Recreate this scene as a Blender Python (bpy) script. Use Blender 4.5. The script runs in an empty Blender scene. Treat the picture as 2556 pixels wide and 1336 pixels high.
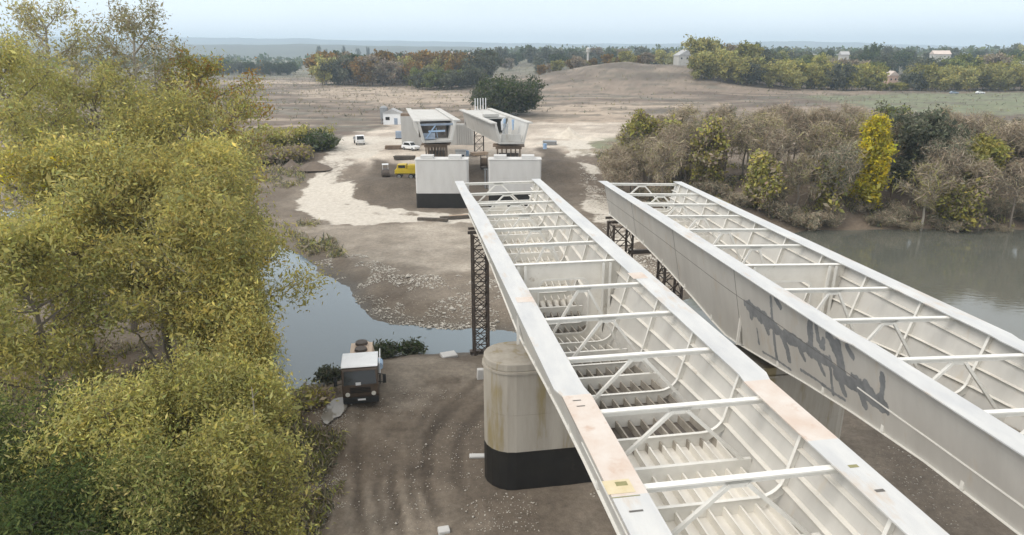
import bpy, math, random
import numpy as np
from mathutils import Vector, Matrix, Euler

SC = bpy.context.scene
COL = SC.collection
# ---------------------------------------------------------------- camera
F, PW, PH, HZ = 1700.0, 2556.0, 1336.0, 135.0
CAM_H = 24.5
PITCH = math.atan((PH / 2 - HZ) / F)
cam_data = bpy.data.cameras.new('camera')
cam_data.lens = F / PW * 36.0
cam_data.sensor_width = 36.0
cam_data.clip_start = 0.3
cam_data.clip_end = 30000
cam = bpy.data.objects.new('camera', cam_data)
cam.location = (0, 0, CAM_H)
cam.rotation_euler = (math.pi / 2 - PITCH, 0, 0)
COL.objects.link(cam)
SC.camera = cam
# ---------------------------------------------------------------- sky, sun, exposure
SUN_EL, SUN_AZ = math.radians(48), math.radians(-118)      # azimuth from +Y, clockwise
world = bpy.data.worlds.new('World')
SC.world = world
world.use_nodes = True
nt = world.node_tree
nt.nodes.clear()
wo = nt.nodes.new('ShaderNodeOutputWorld')
bg = nt.nodes.new('ShaderNodeBackground')
sky = nt.nodes.new('ShaderNodeTexSky')
sky.sky_type = 'NISHITA'
sky.sun_disc = False
sky.sun_elevation = SUN_EL
sky.sun_rotation = SUN_AZ
sky.air_density = 1.0
sky.dust_density = 2.0
tc = nt.nodes.new('ShaderNodeTexCoord')
sep = nt.nodes.new('ShaderNodeSeparateXYZ')
ramp = nt.nodes.new('ShaderNodeValToRGB')
ramp.color_ramp.elements[0].position = 0.0
ramp.color_ramp.elements[0].color = (10.0, 10.4, 10.6, 1)
ramp.color_ramp.elements[1].position = 0.07
ramp.color_ramp.elements[1].color = (7.9, 8.7, 9.4, 1)
e = ramp.color_ramp.elements.new(1.0)
e.color = (9.6, 9.4, 9.0, 1)
e = ramp.color_ramp.elements.new(0.4)
e.color = (8.3, 8.3, 8.15, 1)
mx = nt.nodes.new('ShaderNodeMix')
mx.data_type = 'RGBA'
mx.inputs[0].default_value = 0.9                      # thin even overcast in front of the blue
nz = nt.nodes.new('ShaderNodeTexNoise')
nz.inputs['Scale'].default_value = 2.2
nz.inputs['Detail'].default_value = 4
mp = nt.nodes.new('ShaderNodeMapping')
mp.inputs['Scale'].default_value = (1, 1, 4)
cl = nt.nodes.new('ShaderNodeMapRange')
cl.inputs[1].default_value = 0.3
cl.inputs[2].default_value = 0.7
cl.inputs[3].default_value = 0.93
cl.inputs[4].default_value = 1.07
mul = nt.nodes.new('ShaderNodeVectorMath')
mul.operation = 'SCALE'
L = nt.links.new
L(tc.outputs['Generated'], sep.inputs[0])
L(sep.outputs['Z'], ramp.inputs[0])
L(tc.outputs['Generated'], mp.inputs[0])
L(mp.outputs[0], nz.inputs['Vector'])
L(nz.outputs[0], cl.inputs[0])
L(ramp.outputs[0], mul.inputs[0])
L(cl.outputs[0], mul.inputs['Scale'])
L(sky.outputs[0], mx.inputs[6])
L(mul.outputs[0], mx.inputs[7])
L(mx.outputs[2], bg.inputs['Color'])
bg.inputs['Strength'].default_value = 0.1
L(bg.outputs[0], wo.inputs[0])

sun_data = bpy.data.lights.new('sun', 'SUN')
sun_data.energy = 1.35
sun_data.angle = math.radians(30)
sun_data.color = (1.0, 0.95, 0.88)
sun = bpy.data.objects.new('sun', sun_data)
sd = Vector((math.sin(SUN_AZ) * math.cos(SUN_EL), math.cos(SUN_AZ) * math.cos(SUN_EL), math.sin(SUN_EL)))
sun.rotation_euler = sd.to_track_quat('Z', 'Y').to_euler()
sun.location = (0, 0, 60)
COL.objects.link(sun)
SC.view_settings.view_transform = 'Standard'
SC.view_settings.look = 'None'
SC.view_settings.gamma = 1
SC.view_settings.use_curve_mapping = False
SC.view_settings.exposure = 0.56
SC.cycles.use_denoising = True
SC.cycles.max_bounces = 6
SC.cycles.volume_bounces = 3
SC.cycles.transparent_max_bounces = 4
SC.cycles.caustics_reflective = False
SC.cycles.caustics_refractive = False

# ---------------------------------------------------------------- helpers
CT, ST = math.cos(PITCH), math.sin(PITCH)

def ray(px, py):
    x, y = (px - PW / 2) / F, (PH / 2 - py) / F
    return np.array([x, y * ST + CT, y * CT - ST])

def at(px, py, z=0.0):
    """survey: point of the sight line at height z"""
    d = ray(px, py)
    k = (z - CAM_H) / d[2]
    return Vector((d[0] * k, d[1] * k, z))

def at_y(px, py, Y):
    d = ray(px, py)
    k = Y / d[1]
    return Vector((d[0] * k, Y, CAM_H + d[2] * k))

def poly(pts, z=0.0):
    return np.array([at(x, y, z)[:2] for x, y in pts])

def _hash(ix, iy, s):
    v = np.sin(ix * 127.1 + iy * 311.7 + s * 74.7) * 43758.5453
    return v - np.floor(v)

def vnoise(x, y, s=0):
    ix, iy = np.floor(x), np.floor(y)
    fx, fy = x - ix, y - iy
    fx, fy = fx * fx * (3 - 2 * fx), fy * fy * (3 - 2 * fy)
    a, b = _hash(ix, iy, s), _hash(ix + 1, iy, s)
    c, d = _hash(ix, iy + 1, s), _hash(ix + 1, iy + 1, s)
    return (a + (b - a) * fx) * (1 - fy) + (c + (d - c) * fx) * fy

def fbm(x, y, s=0, o=4):
    v, a, t = 0, 0.5, 0
    for i in range(o):
        v = v + a * vnoise(x * 2 ** i, y * 2 ** i, s + i * 13)
        t += a
        a *= 0.5
    return v / t

def sstep(a, b, x):
    t = np.clip((x - a) / (b - a), 0, 1)
    return t * t * (3 - 2 * t)

def sdf(P, poly_):
    """signed distance, negative inside"""
    d = np.full(len(P), 1e18)
    inside = np.zeros(len(P), bool)
    n = len(poly_)
    for i in range(n):
        a, b = poly_[i], poly_[(i + 1) % n]
        e = b - a
        w = P - a
        t = np.clip((w @ e) / max(e @ e, 1e-9), 0, 1)
        q = w - t[:, None] * e
        d = np.minimum(d, (q * q).sum(1))
        c = (a[1] > P[:, 1]) != (b[1] > P[:, 1])
        with np.errstate(divide='ignore', invalid='ignore'):
            xi = a[0] + (P[:, 1] - a[1]) * e[0] / e[1]
        inside ^= c & (P[:, 0] < xi)
    d = np.sqrt(d)
    return np.where(inside, -d, d)

def line_dist(P, pts):
    d = np.full(len(P), 1e18)
    for a, b in zip(pts[:-1], pts[1:]):
        e = b - a
        w = P - a
        t = np.clip((w @ e) / max(e @ e, 1e-9), 0, 1)
        q = w - t[:, None] * e
        d = np.minimum(d, (q * q).sum(1))
    return np.sqrt(d)

def mesh_np(name, V, Fq, colors=None, smooth=False, mats=None):
    """mesh from arrays: V (n,3), Fq (m,k) with the same k for all"""
    me = bpy.data.meshes.new(name)
    V = np.asarray(V, np.float32)
    Fq = np.asarray(Fq, np.int32)
    k = Fq.shape[1]
    me.vertices.add(len(V))
    me.vertices.foreach_set('co', V.ravel())
    me.loops.add(Fq.size)
    me.loops.foreach_set('vertex_index', Fq.ravel())
    me.polygons.add(len(Fq))
    me.polygons.foreach_set('loop_start', np.arange(0, Fq.size, k, dtype=np.int32))
    me.polygons.foreach_set('loop_total', np.full(len(Fq), k, np.int32))
    if smooth:
        me.polygons.foreach_set('use_smooth', np.ones(len(Fq), bool))
    me.update(calc_edges=True)
    if colors is not None:
        for nm, arr in colors.items():
            at_ = me.attributes.new(nm, 'FLOAT_COLOR', 'POINT')
            A = np.ones((len(V), 4), np.float32)
            A[:, :arr.shape[1]] = arr
            at_.data.foreach_set('color', A.ravel())
    return me

def tag(o, label=None, cat=None, group=None, kind=None):
    if label: o['label'] = label
    if cat: o['category'] = cat
    if group: o['group'] = group
    if kind: o['kind'] = kind
    return o

def link(name, me, mat=None, parent=None, loc=None, rot=None):
    o = bpy.data.objects.new(name, me)
    if mat is not None and me is not None and len(me.materials) == 0:
        me.materials.append(mat)
    COL.objects.link(o)
    if parent is not None: o.parent = parent
    if loc is not None: o.location = loc
    if rot is not None: o.rotation_euler = rot
    return o

def thing(name, label, cat, loc=(0, 0, 0), rotz=0.0, group=None):
    o = bpy.data.objects.new(name, None)
    o.empty_display_size = 0.5
    COL.objects.link(o)
    o.location = loc
    o.rotation_euler = (0, 0, rotz)
    return tag(o, label, cat, group)

def dup(root, loc, rotz=0.0, scale=1.0, label=None, group=None):
    r = root.copy()
    COL.objects.link(r)
    r.location = loc
    r.rotation_euler = (0, 0, rotz)
    r.scale = (scale,) * 3 if isinstance(scale, (int, float)) else scale
    if label: r['label'] = label
    if group: r['group'] = group
    for ch in list(root.children):
        c = ch.copy()
        COL.objects.link(c)
        c.parent = r
        for g in ch.children:
            d = g.copy()
            COL.objects.link(d)
            d.parent = c
    return r

class MB:
    """collects polygons for ONE mesh"""
    def __init__(s):
        s.v, s.f = [], []
    def add(s, vs, fs):
        n = len(s.v)
        s.v += [tuple(v) for v in vs]
        s.f += [tuple(i + n for i in f) for f in fs]
        return s
    def box(s, c, size, rz=0.0):
        x, y, z = [k / 2 for k in size]
        cs, sn = math.cos(rz), math.sin(rz)
        vs = []
        for dz in (-z, z):
            for dx, dy in ((-x, -y), (x, -y), (x, y), (-x, y)):
                vs.append((c[0] + dx * cs - dy * sn, c[1] + dx * sn + dy * cs, c[2] + dz))
        return s.add(vs, BOXF)
    def bar(s, a, b, w, h=None, up=(0, 0, 1)):
        """rectangular bar between two points"""
        h = h or w
        a, b = Vector(a), Vector(b)
        d = (b - a).normalized()
        u = Vector(up)
        if abs(d.dot(u)) > 0.98: u = Vector((0, 1, 0))
        r = d.cross(u).normalized()
        u = r.cross(d).normalized()
        vs = []
        for p in (a, b):
            for i, j in ((-1, -1), (1, -1), (1, 1), (-1, 1)):
                vs.append(p + r * (i * w / 2) + u * (j * h / 2))
        return s.add(vs, BOXF)
    def tube(s, a, b, r0, r1=None, n=8, cap=True):
        r1 = r0 if r1 is None else r1
        a, b = Vector(a), Vector(b)
        d = (b - a)
        if d.length < 1e-6: return s
        d.normalize()
        x = d.orthogonal().normalized()
        y = d.cross(x)
        vs = []
        for p, r in ((a, r0), (b, r1)):
            for i in range(n):
                t = 2 * math.pi * i / n
                vs.append(p + x * (r * math.cos(t)) + y * (r * math.sin(t)))
        fs = [(i, (i + 1) % n, n + (i + 1) % n, n + i) for i in range(n)]
        if cap: fs += [tuple(range(n))[::-1], tuple(range(n, 2 * n))]
        return s.add(vs, fs)
    def path(s, pts, radii, n=5):
        base = len(s.v)
        m = len(pts)
        for k, p in enumerate(pts):
            p = Vector(p)
            d = Vector(pts[min(k + 1, m - 1)]) - Vector(pts[max(k - 1, 0)])
            d = d.normalized() if d.length > 1e-9 else Vector((0, 0, 1))
            x = d.cross(Vector((0.3, 1, 0.1))).normalized()
            y = d.cross(x)
            for i in range(n):
                t = 2 * math.pi * i / n
                s.v.append(tuple(p + (x * math.cos(t) + y * math.sin(t)) * radii[k]))
        for k in range(m - 1):
            for i in range(n):
                a = base + k * n + i
                b = base + k * n + (i + 1) % n
                s.f.append((a, b, b + n, a + n))
        return s
    def prism(s, pts, axis, a, b):
        """2D outline extruded along an axis from a to b"""
        n = len(pts)
        def P(p, t):
            if axis == 'x': return (t, p[0], p[1])
            if axis == 'y': return (p[0], t, p[1])
            return (p[0], p[1], t)
        vs = [P(p, a) for p in pts] + [P(p, b) for p in pts]
        fs = [(i, (i + 1) % n, n + (i + 1) % n, n + i) for i in range(n)]
        fs += [tuple(range(n))[::-1], tuple(range(n, 2 * n))]
        return s.add(vs, fs)
    def mesh(s, name, recalc=True):
        me = bpy.data.meshes.new(name)
        me.from_pydata(s.v, [], s.f)
        if recalc:
            import bmesh
            bm = bmesh.new()
            bm.from_mesh(me)
            bmesh.ops.recalc_face_normals(bm, faces=bm.faces)
            bm.to_mesh(me)
            bm.free()
        me.update()
        return me
    def build(s, name, mat, parent=None, loc=None, rot=None, bevel=0, smooth=False):
        me = s.mesh(name)
        if smooth:
            me.polygons.foreach_set('use_smooth', [True] * len(me.polygons))
        o = link(name, me, mat, parent, loc, rot)
        if bevel:
            m = o.modifiers.new('edge', 'BEVEL')
            m.width = bevel
            m.segments = 2
            m.limit_method = 'ANGLE'
        return o

BOXF = [(3, 2, 1, 0), (4, 5, 6, 7), (0, 1, 5, 4), (1, 2, 6, 5), (2, 3, 7, 6), (3, 0, 4, 7)]

# ---------------------------------------------------------------- materials
def N(nt, t, **kw):
    n = nt.nodes.new(t)
    for k, v in kw.items():
        setattr(n, k, v)
    return n

def pbr(name, c1, c2=None, scale=3.0, rough=0.6, bump=0.0, bscale=None, metal=0.0, coord='Object', stretch=(1, 1, 1), c3=None, c3scale=0.5, c3at=0.6, spec=0.5):
    """surface of two tones mixed by noise, a third tone as stains, fine relief"""
    m = bpy.data.materials.new(name)
    m.use_nodes = True
    nt = m.node_tree
    b = nt.nodes['Principled BSDF']
    b.inputs['Roughness'].default_value = rough
    b.inputs['Metallic'].default_value = metal
    b.inputs['Specular IOR Level'].default_value = spec
    if coord == 'World':
        g = N(nt, 'ShaderNodeNewGeometry').outputs['Position']
    else:
        g = N(nt, 'ShaderNodeTexCoord').outputs['Object']
    mp = N(nt, 'ShaderNodeMapping')
    mp.inputs['Scale'].default_value = stretch
    nt.links.new(g, mp.inputs[0])
    if c2 is None:
        c2 = tuple(k * 0.82 for k in c1)
    nz = N(nt, 'ShaderNodeTexNoise')
    nz.inputs['Scale'].default_value = scale
    nz.inputs['Detail'].default_value = 6
    nz.inputs['Roughness'].default_value = 0.65
    nt.links.new(mp.outputs[0], nz.inputs['Vector'])
    mr = N(nt, 'ShaderNodeMapRange')
    mr.inputs[1].default_value, mr.inputs[2].default_value = 0.32, 0.68
    nt.links.new(nz.outputs[0], mr.inputs[0])
    mx = N(nt, 'ShaderNodeMix', data_type='RGBA')
    mx.inputs[6].default_value = (*c1, 1)
    mx.inputs[7].default_value = (*c2, 1)
    nt.links.new(mr.outputs[0], mx.inputs[0])
    out = mx.outputs[2]
    if c3 is not None:
        n3 = N(nt, 'ShaderNodeTexNoise')
        n3.inputs['Scale'].default_value = c3scale
        n3.inputs['Detail'].default_value = 5
        n3.inputs['Roughness'].default_value = 0.7
        nt.links.new(mp.outputs[0], n3.inputs['Vector'])
        r3 = N(nt, 'ShaderNodeMapRange')
        r3.inputs[1].default_value, r3.inputs[2].default_value = c3at, c3at + 0.12
        nt.links.new(n3.outputs[0], r3.inputs[0])
        m3 = N(nt, 'ShaderNodeMix', data_type='RGBA')
        nt.links.new(r3.outputs[0], m3.inputs[0])
        nt.links.new(out, m3.inputs[6])
        m3.inputs[7].default_value = (*c3, 1)
        out = m3.outputs[2]
    nt.links.new(out, b.inputs['Base Color'])
    if bump:
        nb = N(nt, 'ShaderNodeTexNoise')
        nb.inputs['Scale'].default_value = bscale or scale * 6
        nb.inputs['Detail'].default_value = 5
        nt.links.new(mp.outputs[0], nb.inputs['Vector'])
        bp = N(nt, 'ShaderNodeBump')
        bp.inputs['Strength'].default_value = bump
        bp.inputs['Distance'].default_value = 0.05
        nt.links.new(nb.outputs[0], bp.inputs['Height'])
        nt.links.new(bp.outputs[0], b.inputs['Normal'])
    return m

def leaf_mat(name, trans=0.35):
    """leaf colour comes from each leaf's own tint"""
    m = bpy.data.materials.new(name)
    m.use_nodes = True
    nt = m.node_tree
    nt.nodes.clear()
    out = N(nt, 'ShaderNodeOutputMaterial')
    a = N(nt, 'ShaderNodeAttribute', attribute_name='tint')
    d = N(nt, 'ShaderNodeBsdfDiffuse')
    t = N(nt, 'ShaderNodeBsdfTranslucent')
    mx = N(nt, 'ShaderNodeMixShader')
    mx.inputs[0].default_value = trans
    oi = N(nt, 'ShaderNodeObjectInfo')
    hs = N(nt, 'ShaderNodeHueSaturation')
    r1 = N(nt, 'ShaderNodeMapRange')
    r1.inputs[3].default_value, r1.inputs[4].default_value = 0.8, 1.2
    nt.links.new(oi.outputs['Random'], r1.inputs[0])
    nt.links.new(r1.outputs[0], hs.inputs['Value'])
    nt.links.new(a.outputs['Color'], hs.inputs['Color'])
    nt.links.new(hs.outputs[0], d.inputs['Color'])
    nt.links.new(hs.outputs[0], t.inputs['Color'])
    nt.links.new(d.outputs[0], mx.inputs[1])
    nt.links.new(t.outputs[0], mx.inputs[2])
    nt.links.new(mx.outputs[0], out.inputs[0])
    return m

M = {}
M['white'] = pbr('white_paint', (0.57, 0.555, 0.52), (0.48, 0.465, 0.435), 0.8, 0.42, 0.05, 6, c3=(0.50, 0.45, 0.38), c3scale=0.9, c3at=0.58, stretch=(1, 1, 0.22))
M['white_in'] = pbr('white_paint_inside', (0.80, 0.77, 0.71), (0.70, 0.67, 0.61), 1.2, 0.5, 0.05, 6, c3=(0.45, 0.38, 0.30), c3scale=0.8, c3at=0.62)
M['strut'] = pbr('white_strut_paint', (0.80, 0.785, 0.74), (0.70, 0.685, 0.64), 2.0, 0.4)
M['flange'] = pbr('flange_paint', (0.60, 0.595, 0.575), (0.46, 0.465, 0.47), 0.75, 0.4, 0.04, 5, c3=(0.50, 0.42, 0.34), c3scale=0.5, c3at=0.56, stretch=(1.5, 0.4, 1))
M['primer_pink'] = pbr('pinkish_primer', (0.54, 0.43, 0.355), (0.62, 0.57, 0.52), 0.8, 0.55, 0.05, 8, c3=(0.50, 0.37, 0.29), c3scale=0.9, c3at=0.58)
M['grey_primer'] = pbr('grey_primer', (0.17, 0.18, 0.19), (0.27, 0.28, 0.29), 2.5, 0.6)
M['dark_line'] = pbr('dark_joint', (0.12, 0.11, 0.10), None, 3, 0.7)
M['dark_rib'] = pbr('dark_rib_paint', (0.42, 0.385, 0.33), (0.22, 0.195, 0.165), 1.4, 0.65)
M['dark_bottom'] = pbr('dark_steel', (0.065, 0.055, 0.047), (0.16, 0.14, 0.12), 1.2, 0.7, 0.1, 6)
M['tower'] = pbr('dark_rusted_steel', (0.055, 0.045, 0.038), (0.10, 0.075, 0.06), 3, 0.65, 0.1)
M['concrete'] = pbr('pier_concrete', (0.42, 0.385, 0.33), (0.29, 0.26, 0.215), 1.1, 0.8, 0.15, 9, c3=(0.27, 0.22, 0.12), c3scale=1.1, c3at=0.54, stretch=(1, 1, 0.12))
M['concrete_pale'] = pbr('pale_concrete', (0.59, 0.585, 0.57), (0.51, 0.50, 0.485), 0.6, 0.75, 0.08, 9, stretch=(1, 1, 0.3), c3=(0.48, 0.46, 0.42), c3scale=0.5, c3at=0.6)
M['concrete_span'] = pbr('span_concrete', (0.55, 0.54, 0.515), (0.46, 0.45, 0.425), 0.5, 0.75, 0.08, 9, stretch=(1, 1, 0.3), c3=(0.36, 0.33, 0.29), c3scale=0.6, c3at=0.58)
M['concrete_grey'] = pbr('grey_concrete', (0.47, 0.465, 0.45), (0.40, 0.39, 0.37), 0.5, 0.8, 0.1, 6, stretch=(1, 1, 0.25))
M['bitumen'] = pbr('bitumen_coat', (0.012, 0.012, 0.012), (0.02, 0.019, 0.017), 1.2, 0.45, 0.1, 5, c3=(0.035, 0.03, 0.026), c3scale=0.8, c3at=0.6)
M['glass'] = pbr('dark_glass', (0.012, 0.014, 0.015), None, 1, 0.08)
M['rubber'] = pbr('rubber', (0.02, 0.02, 0.02), None, 4, 0.8)
M['steel'] = pbr('grey_steel', (0.35, 0.36, 0.37), None, 3, 0.4, metal=0.6)
M['blue'] = pbr('blue_sheet', (0.25, 0.42, 0.66), (0.5, 0.62, 0.76), 1.2, 0.55)
M['bluegrey'] = pbr('blue_grey_sheet', (0.20, 0.25, 0.33), (0.32, 0.38, 0.46), 1.2, 0.55)
M['brown_form'] = pbr('brown_formwork', (0.16, 0.11, 0.075), (0.24, 0.18, 0.13), 1.5, 0.8, 0.1)
M['yellow'] = pbr('yellow_paint', (0.62, 0.46, 0.02), (0.5, 0.36, 0.02), 1.5, 0.45)
M['cab_brown'] = pbr('dark_brown_paint', (0.065, 0.045, 0.033), (0.10, 0.072, 0.052), 2, 0.5, 0.05)
M['cab_white'] = pbr('white_cab_paint', (0.82, 0.83, 0.84), (0.74, 0.75, 0.76), 2, 0.35)
M['peach'] = pbr('peach_tank_paint', (0.60, 0.46, 0.34), (0.50, 0.38, 0.28), 1.5, 0.5, 0.05)
M['lamp'] = pbr('lamp_glass', (0.7, 0.68, 0.62), None, 5, 0.15)
M['bark'] = pbr('bark', (0.14, 0.115, 0.09), (0.22, 0.19, 0.155), 2.5, 0.9, 0.3, 12, stretch=(1, 1, 0.3))
M['pale_bark'] = pbr('pale_bark', (0.38, 0.35, 0.30), (0.25, 0.22, 0.18), 2.5, 0.9, 0.3, 12, stretch=(1, 1, 0.3))
M['leaf'] = leaf_mat('leaves')
M['twig'] = leaf_mat('twigs', 0.1)
M['stone'] = pbr('pale_rubble', (0.62, 0.58, 0.52), (0.45, 0.41, 0.35), 0.8, 0.85, coord='World')
M['plank'] = pbr('wet_dark_timber', (0.06, 0.05, 0.042), (0.12, 0.1, 0.08), 2, 0.8)
M['wall_white'] = pbr('white_render', (0.52, 0.51, 0.48), None, 0.5, 0.8)
M['wall_pink'] = pbr('pink_render', (0.68, 0.48, 0.38), None, 0.5, 0.8)
M['roof_grey'] = pbr('grey_sheet_roof', (0.42, 0.42, 0.42), None, 0.5, 0.7)
M['roof_pale'] = pbr('pale_roof', (0.66, 0.56, 0.5), None, 0.5, 0.7)
# ================================================================ GROUND, RIVER, HILLS
FAR_SHORE = [(-900, 470), (300, 545), (560, 590), (700, 612), (742, 640), (790, 672), (850, 703), (878, 716), (880, 742), (900, 772), (950, 798),
             (1000, 810), (1060, 820), (1130, 823), (1200, 820), (1300, 830), (1400, 815), (1550, 792), (1650, 770), (1722, 752), (1790, 715), (1850, 660), (1900, 610),
             (1960, 582), (2030, 575), (2150, 573), (2350, 572), (2556, 573), (2900, 578), (3600, 590)]
NEAR_SHORE = [(3600, 1000), (2900, 960), (2556, 925), (2300, 893), (2100, 880), (1960, 868), (1830, 858), (1700, 852), (1500, 862), (1350, 872), (1180, 880), (1100, 880),
              (1010, 884), (940, 888), (885, 897), (850, 922), (790, 962), (735, 995), (690, 1012), (655, 985), (628, 900), (590, 800), (535, 720), (430, 660), (200, 612), (-900, 555)]
RIVER = poly(FAR_SHORE + NEAR_SHORE, 0)

def hgt(X, Y, detail=True):
    """ground height; negative under the river"""
    X, Y = np.asarray(X, float), np.asarray(Y, float)
    P = np.stack([X, Y], 1)
    near = (Y < 170)
    d = np.full(len(X), 60.0)
    if near.any():
        d[near] = sdf(P[near], RIVER)
    d = d + (fbm(X / 4, Y / 4, 3) - 0.5) * 2.2 * (np.abs(d) < 12)
    plain = 1.0 + 3.5 * sstep(112, 152, Y)
    rb = sstep(4, 24, X - (Y - 100) * 0.1 - 12) * sstep(72, 95, Y)      # wooded right bank
    plain = plain + (4.3 - plain) * np.clip(rb, 0, 1)
    lb = sstep(-6, -22, X + 14 * sstep(40, 30, Y) - 4) * sstep(60, 40, Y)            # left forest floor
    plain = plain + lb * 1.2
    w = 5.0 + 6.0 * np.clip(rb, 0, 1)
    h = np.where(d > 0, 0.02 + (plain - 0.02) * sstep(0, 1, np.clip(d / w, 0, 1) ** 0.75), np.maximum(d * 0.4, -2.2))
    # mounds of spoil round the two far piers
    for (cx, cy, rx, ry, a) in MOUNDS:
        h = h + a * np.exp(-(((X - cx) / rx) ** 2 + ((Y - cy) / ry) ** 2) ** 1.5) * (0.8 + 0.4 * fbm(X / 3, Y / 3, 9))
    far = sstep(150, 260, Y)
    # low hill right of centre and the rise the village stands on
    hill = (9.0 + 6 * fbm(X / 35, Y / 35, 15) + 3.0 * fbm(X / 9, Y / 9, 16)) * np.exp(-(((X - 78) / 70) ** 2 + ((Y - 455) / 75) ** 2) ** 1.3)
    rise = 15.0 * sstep(480, 1050, Y) * sstep(-170, 60, X + (Y - 600) * 0.05)
    left = 6.0 * sstep(700, 1400, Y)
    hill = hill + 11 * np.exp(-(((X - 135) / 55) ** 2 + ((Y - 570) / 60) ** 2) ** 1.2)
    h = h + hill + rise + left
    h = h - 60 * sstep(1500, 6000, Y) * 0
    if detail:
        h = h + (fbm(X / 2.2, Y / 2.2, 5) - 0.5) * 0.30 * sstep(0, 4, d) * (Y < 160)
        h = h + (fbm(X / 30, Y / 30, 7) - 0.5) * 2.0 * far
    return h

_c = at(1000, 470, 2)
_e = at(1385, 445, 2)
_g = at(1196, 455, 2)
MOUNDS = [(_c.x - 3, _c.y + 2, 9, 5.5, 1.6), (_e.x, _e.y + 3, 7.5, 7, 1.5), (_g.x, _g.y + 4, 5, 4, 1.6)]

def ground_at(px, py):
    """where a sight line meets the ground"""
    z = 0.8
    for _ in range(12):
        p = at(px, py, z)
        z = 0.5 * z + 0.5 * zg(p.x, p.y)
    return at(px, py, zg(p.x, p.y))

def zg(x, y):
    return float(hgt([x], [y], False)[0])

ROAD_A = poly([(905, 338), (990, 326), (1035, 372), (1040, 398), (965, 408), (900, 432), (885, 470), (905, 500), (960, 512), (1040, 518), (1120, 524), (1180, 528), (1190, 545), (1000, 548), (900, 556),
               (815, 553), (752, 515), (748, 480), (790, 440), (838, 395), (868, 360)], 1.5)
ROAD_B = poly([(1345, 372), (1440, 348), (1475, 400), (1500, 455), (1530, 510), (1570, 570), (1610, 640), (1590, 660), (1520, 590), (1465, 520), (1435, 440), (1405, 398), (1345, 392)], 1.5)
YARD = poly([(880, 352), (1000, 322), (1340, 318), (1600, 318), (1620, 345), (1450, 372), (1410, 400), (1350, 425), (1040, 425), (940, 425), (850, 410)], 3.0)
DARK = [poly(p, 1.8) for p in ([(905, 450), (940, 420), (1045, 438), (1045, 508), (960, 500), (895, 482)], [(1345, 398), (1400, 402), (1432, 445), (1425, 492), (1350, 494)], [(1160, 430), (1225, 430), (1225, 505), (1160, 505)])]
TAN = [poly(p, 4.5) for p in ([(700, 228), (860, 218), (1000, 218), (1180, 236), (1185, 262), (1000, 262), (860, 250), (760, 244)],
                              [(545, 200), (1040, 207), (1040, 216), (545, 209)],
                              [(1350, 268), (1600, 258), (1860, 258), (1820, 264), (1610, 268), (1580, 300), (1560, 328), (1350, 330)])]
GREEN = [poly([(1990, 238), (2700, 228), (2700, 290), (2300, 282), (2100, 258)], 4.5), poly([(1420, 345), (1560, 335), (1560, 375), (1440, 368)], 4.5)]
SPIT = poly([(770, 556), (1180, 556), (1290, 590), (1290, 690), (1180, 680), (1000, 672), (860, 640), (790, 610)], 1)
STONY = [poly(p, 0.6) for p in ([(880, 700), (1000, 690), (1180, 690), (1300, 720), (1300, 830), (1130, 818), (1000, 806), (890, 760)], [(1540, 560), (1620, 620), (1730, 700), (1720, 760), (1650, 760), (1560, 640)],
                                [(740, 1000), (850, 1000), (870, 1100), (860, 1330), (760, 1336), (740, 1180)])]
TRACKS = [(poly(p, 0.9), w) for p, w in (
    ([(868, 1010), (858, 1080), (852, 1200), (848, 1336)], 0.32),
    ([(985, 985), (945, 1050), (928, 1140), (935, 1240), (955, 1336)], 0.35), ([(1110, 960), (1040, 1020), (990, 1110), (985, 1220), (1010, 1336)], 0.35),
    ([(1170, 950), (1080, 1020), (1025, 1110), (1020, 1230), (1050, 1336)], 0.35),
    ([(1180, 1010), (1110, 1090), (1100, 1200), (1150, 1300)], 0.4))]
SANDY = [poly(p, 0.9) for p in ([(955, 885), (1100, 888), (1190, 905), (1195, 950), (1100, 945), (1020, 985), (950, 985)], [(985, 1020), (1060, 1005), (1080, 1018), (1000, 1032)], [(1040, 975), (1100, 965), (1100, 985), (1050, 990)])]

ys = np.concatenate([np.arange(-60, 14, 4.0), np.arange(14, 58, 0.30), np.arange(58, 70, 0.42), np.arange(70, 150, 0.62), 150 * 1.0135 ** np.arange(0, 320)])
ys = np.unique(np.clip(ys, None, 9300))
us = np.linspace(-1, 1, 580)
us = np.sign(us) * np.abs(us) ** 1.05
GX = us[None, :] * (46 + np.maximum(ys, 0) * 1.02)[:, None]
GY = np.repeat(ys[:, None], len(us), 1)
X, Y = GX.ravel(), GY.ravel()
Z = hgt(X, Y)
P2 = np.stack([X, Y], 1)
sub = np.where((Y < 175) & (Y > 20))[0]
mid = np.where((Y > 110) & (Y < 900))[0]

def soft(poly_, idx, w):
    r = np.zeros(len(X))
    r[idx] = sstep(w, -w, sdf(P2[idx], poly_) + (fbm(X[idx] / 3.0, Y[idx] / 3.0, 21) - 0.5) * 3 * w)
    return r

def mixc(c, col, m):
    return c + (np.array(col) - c) * m[:, None]

def mixn(c, a, b, n, m):
    t = np.array(a)[None] + (np.array(b) - np.array(a))[None] * n[:, None]
    return c + (t - c) * m[:, None]

n1 = fbm(X / 6, Y / 6, 31)
n2 = fbm(X / 55, Y / 16, 33)
n3 = fbm(X / 1.3, Y / 1.3, 35, 3)
n4 = fbm(X / 18, Y / 7, 41)
C = np.zeros((len(X), 3))
soilA, soilB = (0.14, 0.114, 0.089), (0.21, 0.176, 0.14)
C = mixn(C, soilA, soilB, sstep(0.3, 0.7, n1), np.ones(len(X)))
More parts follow.
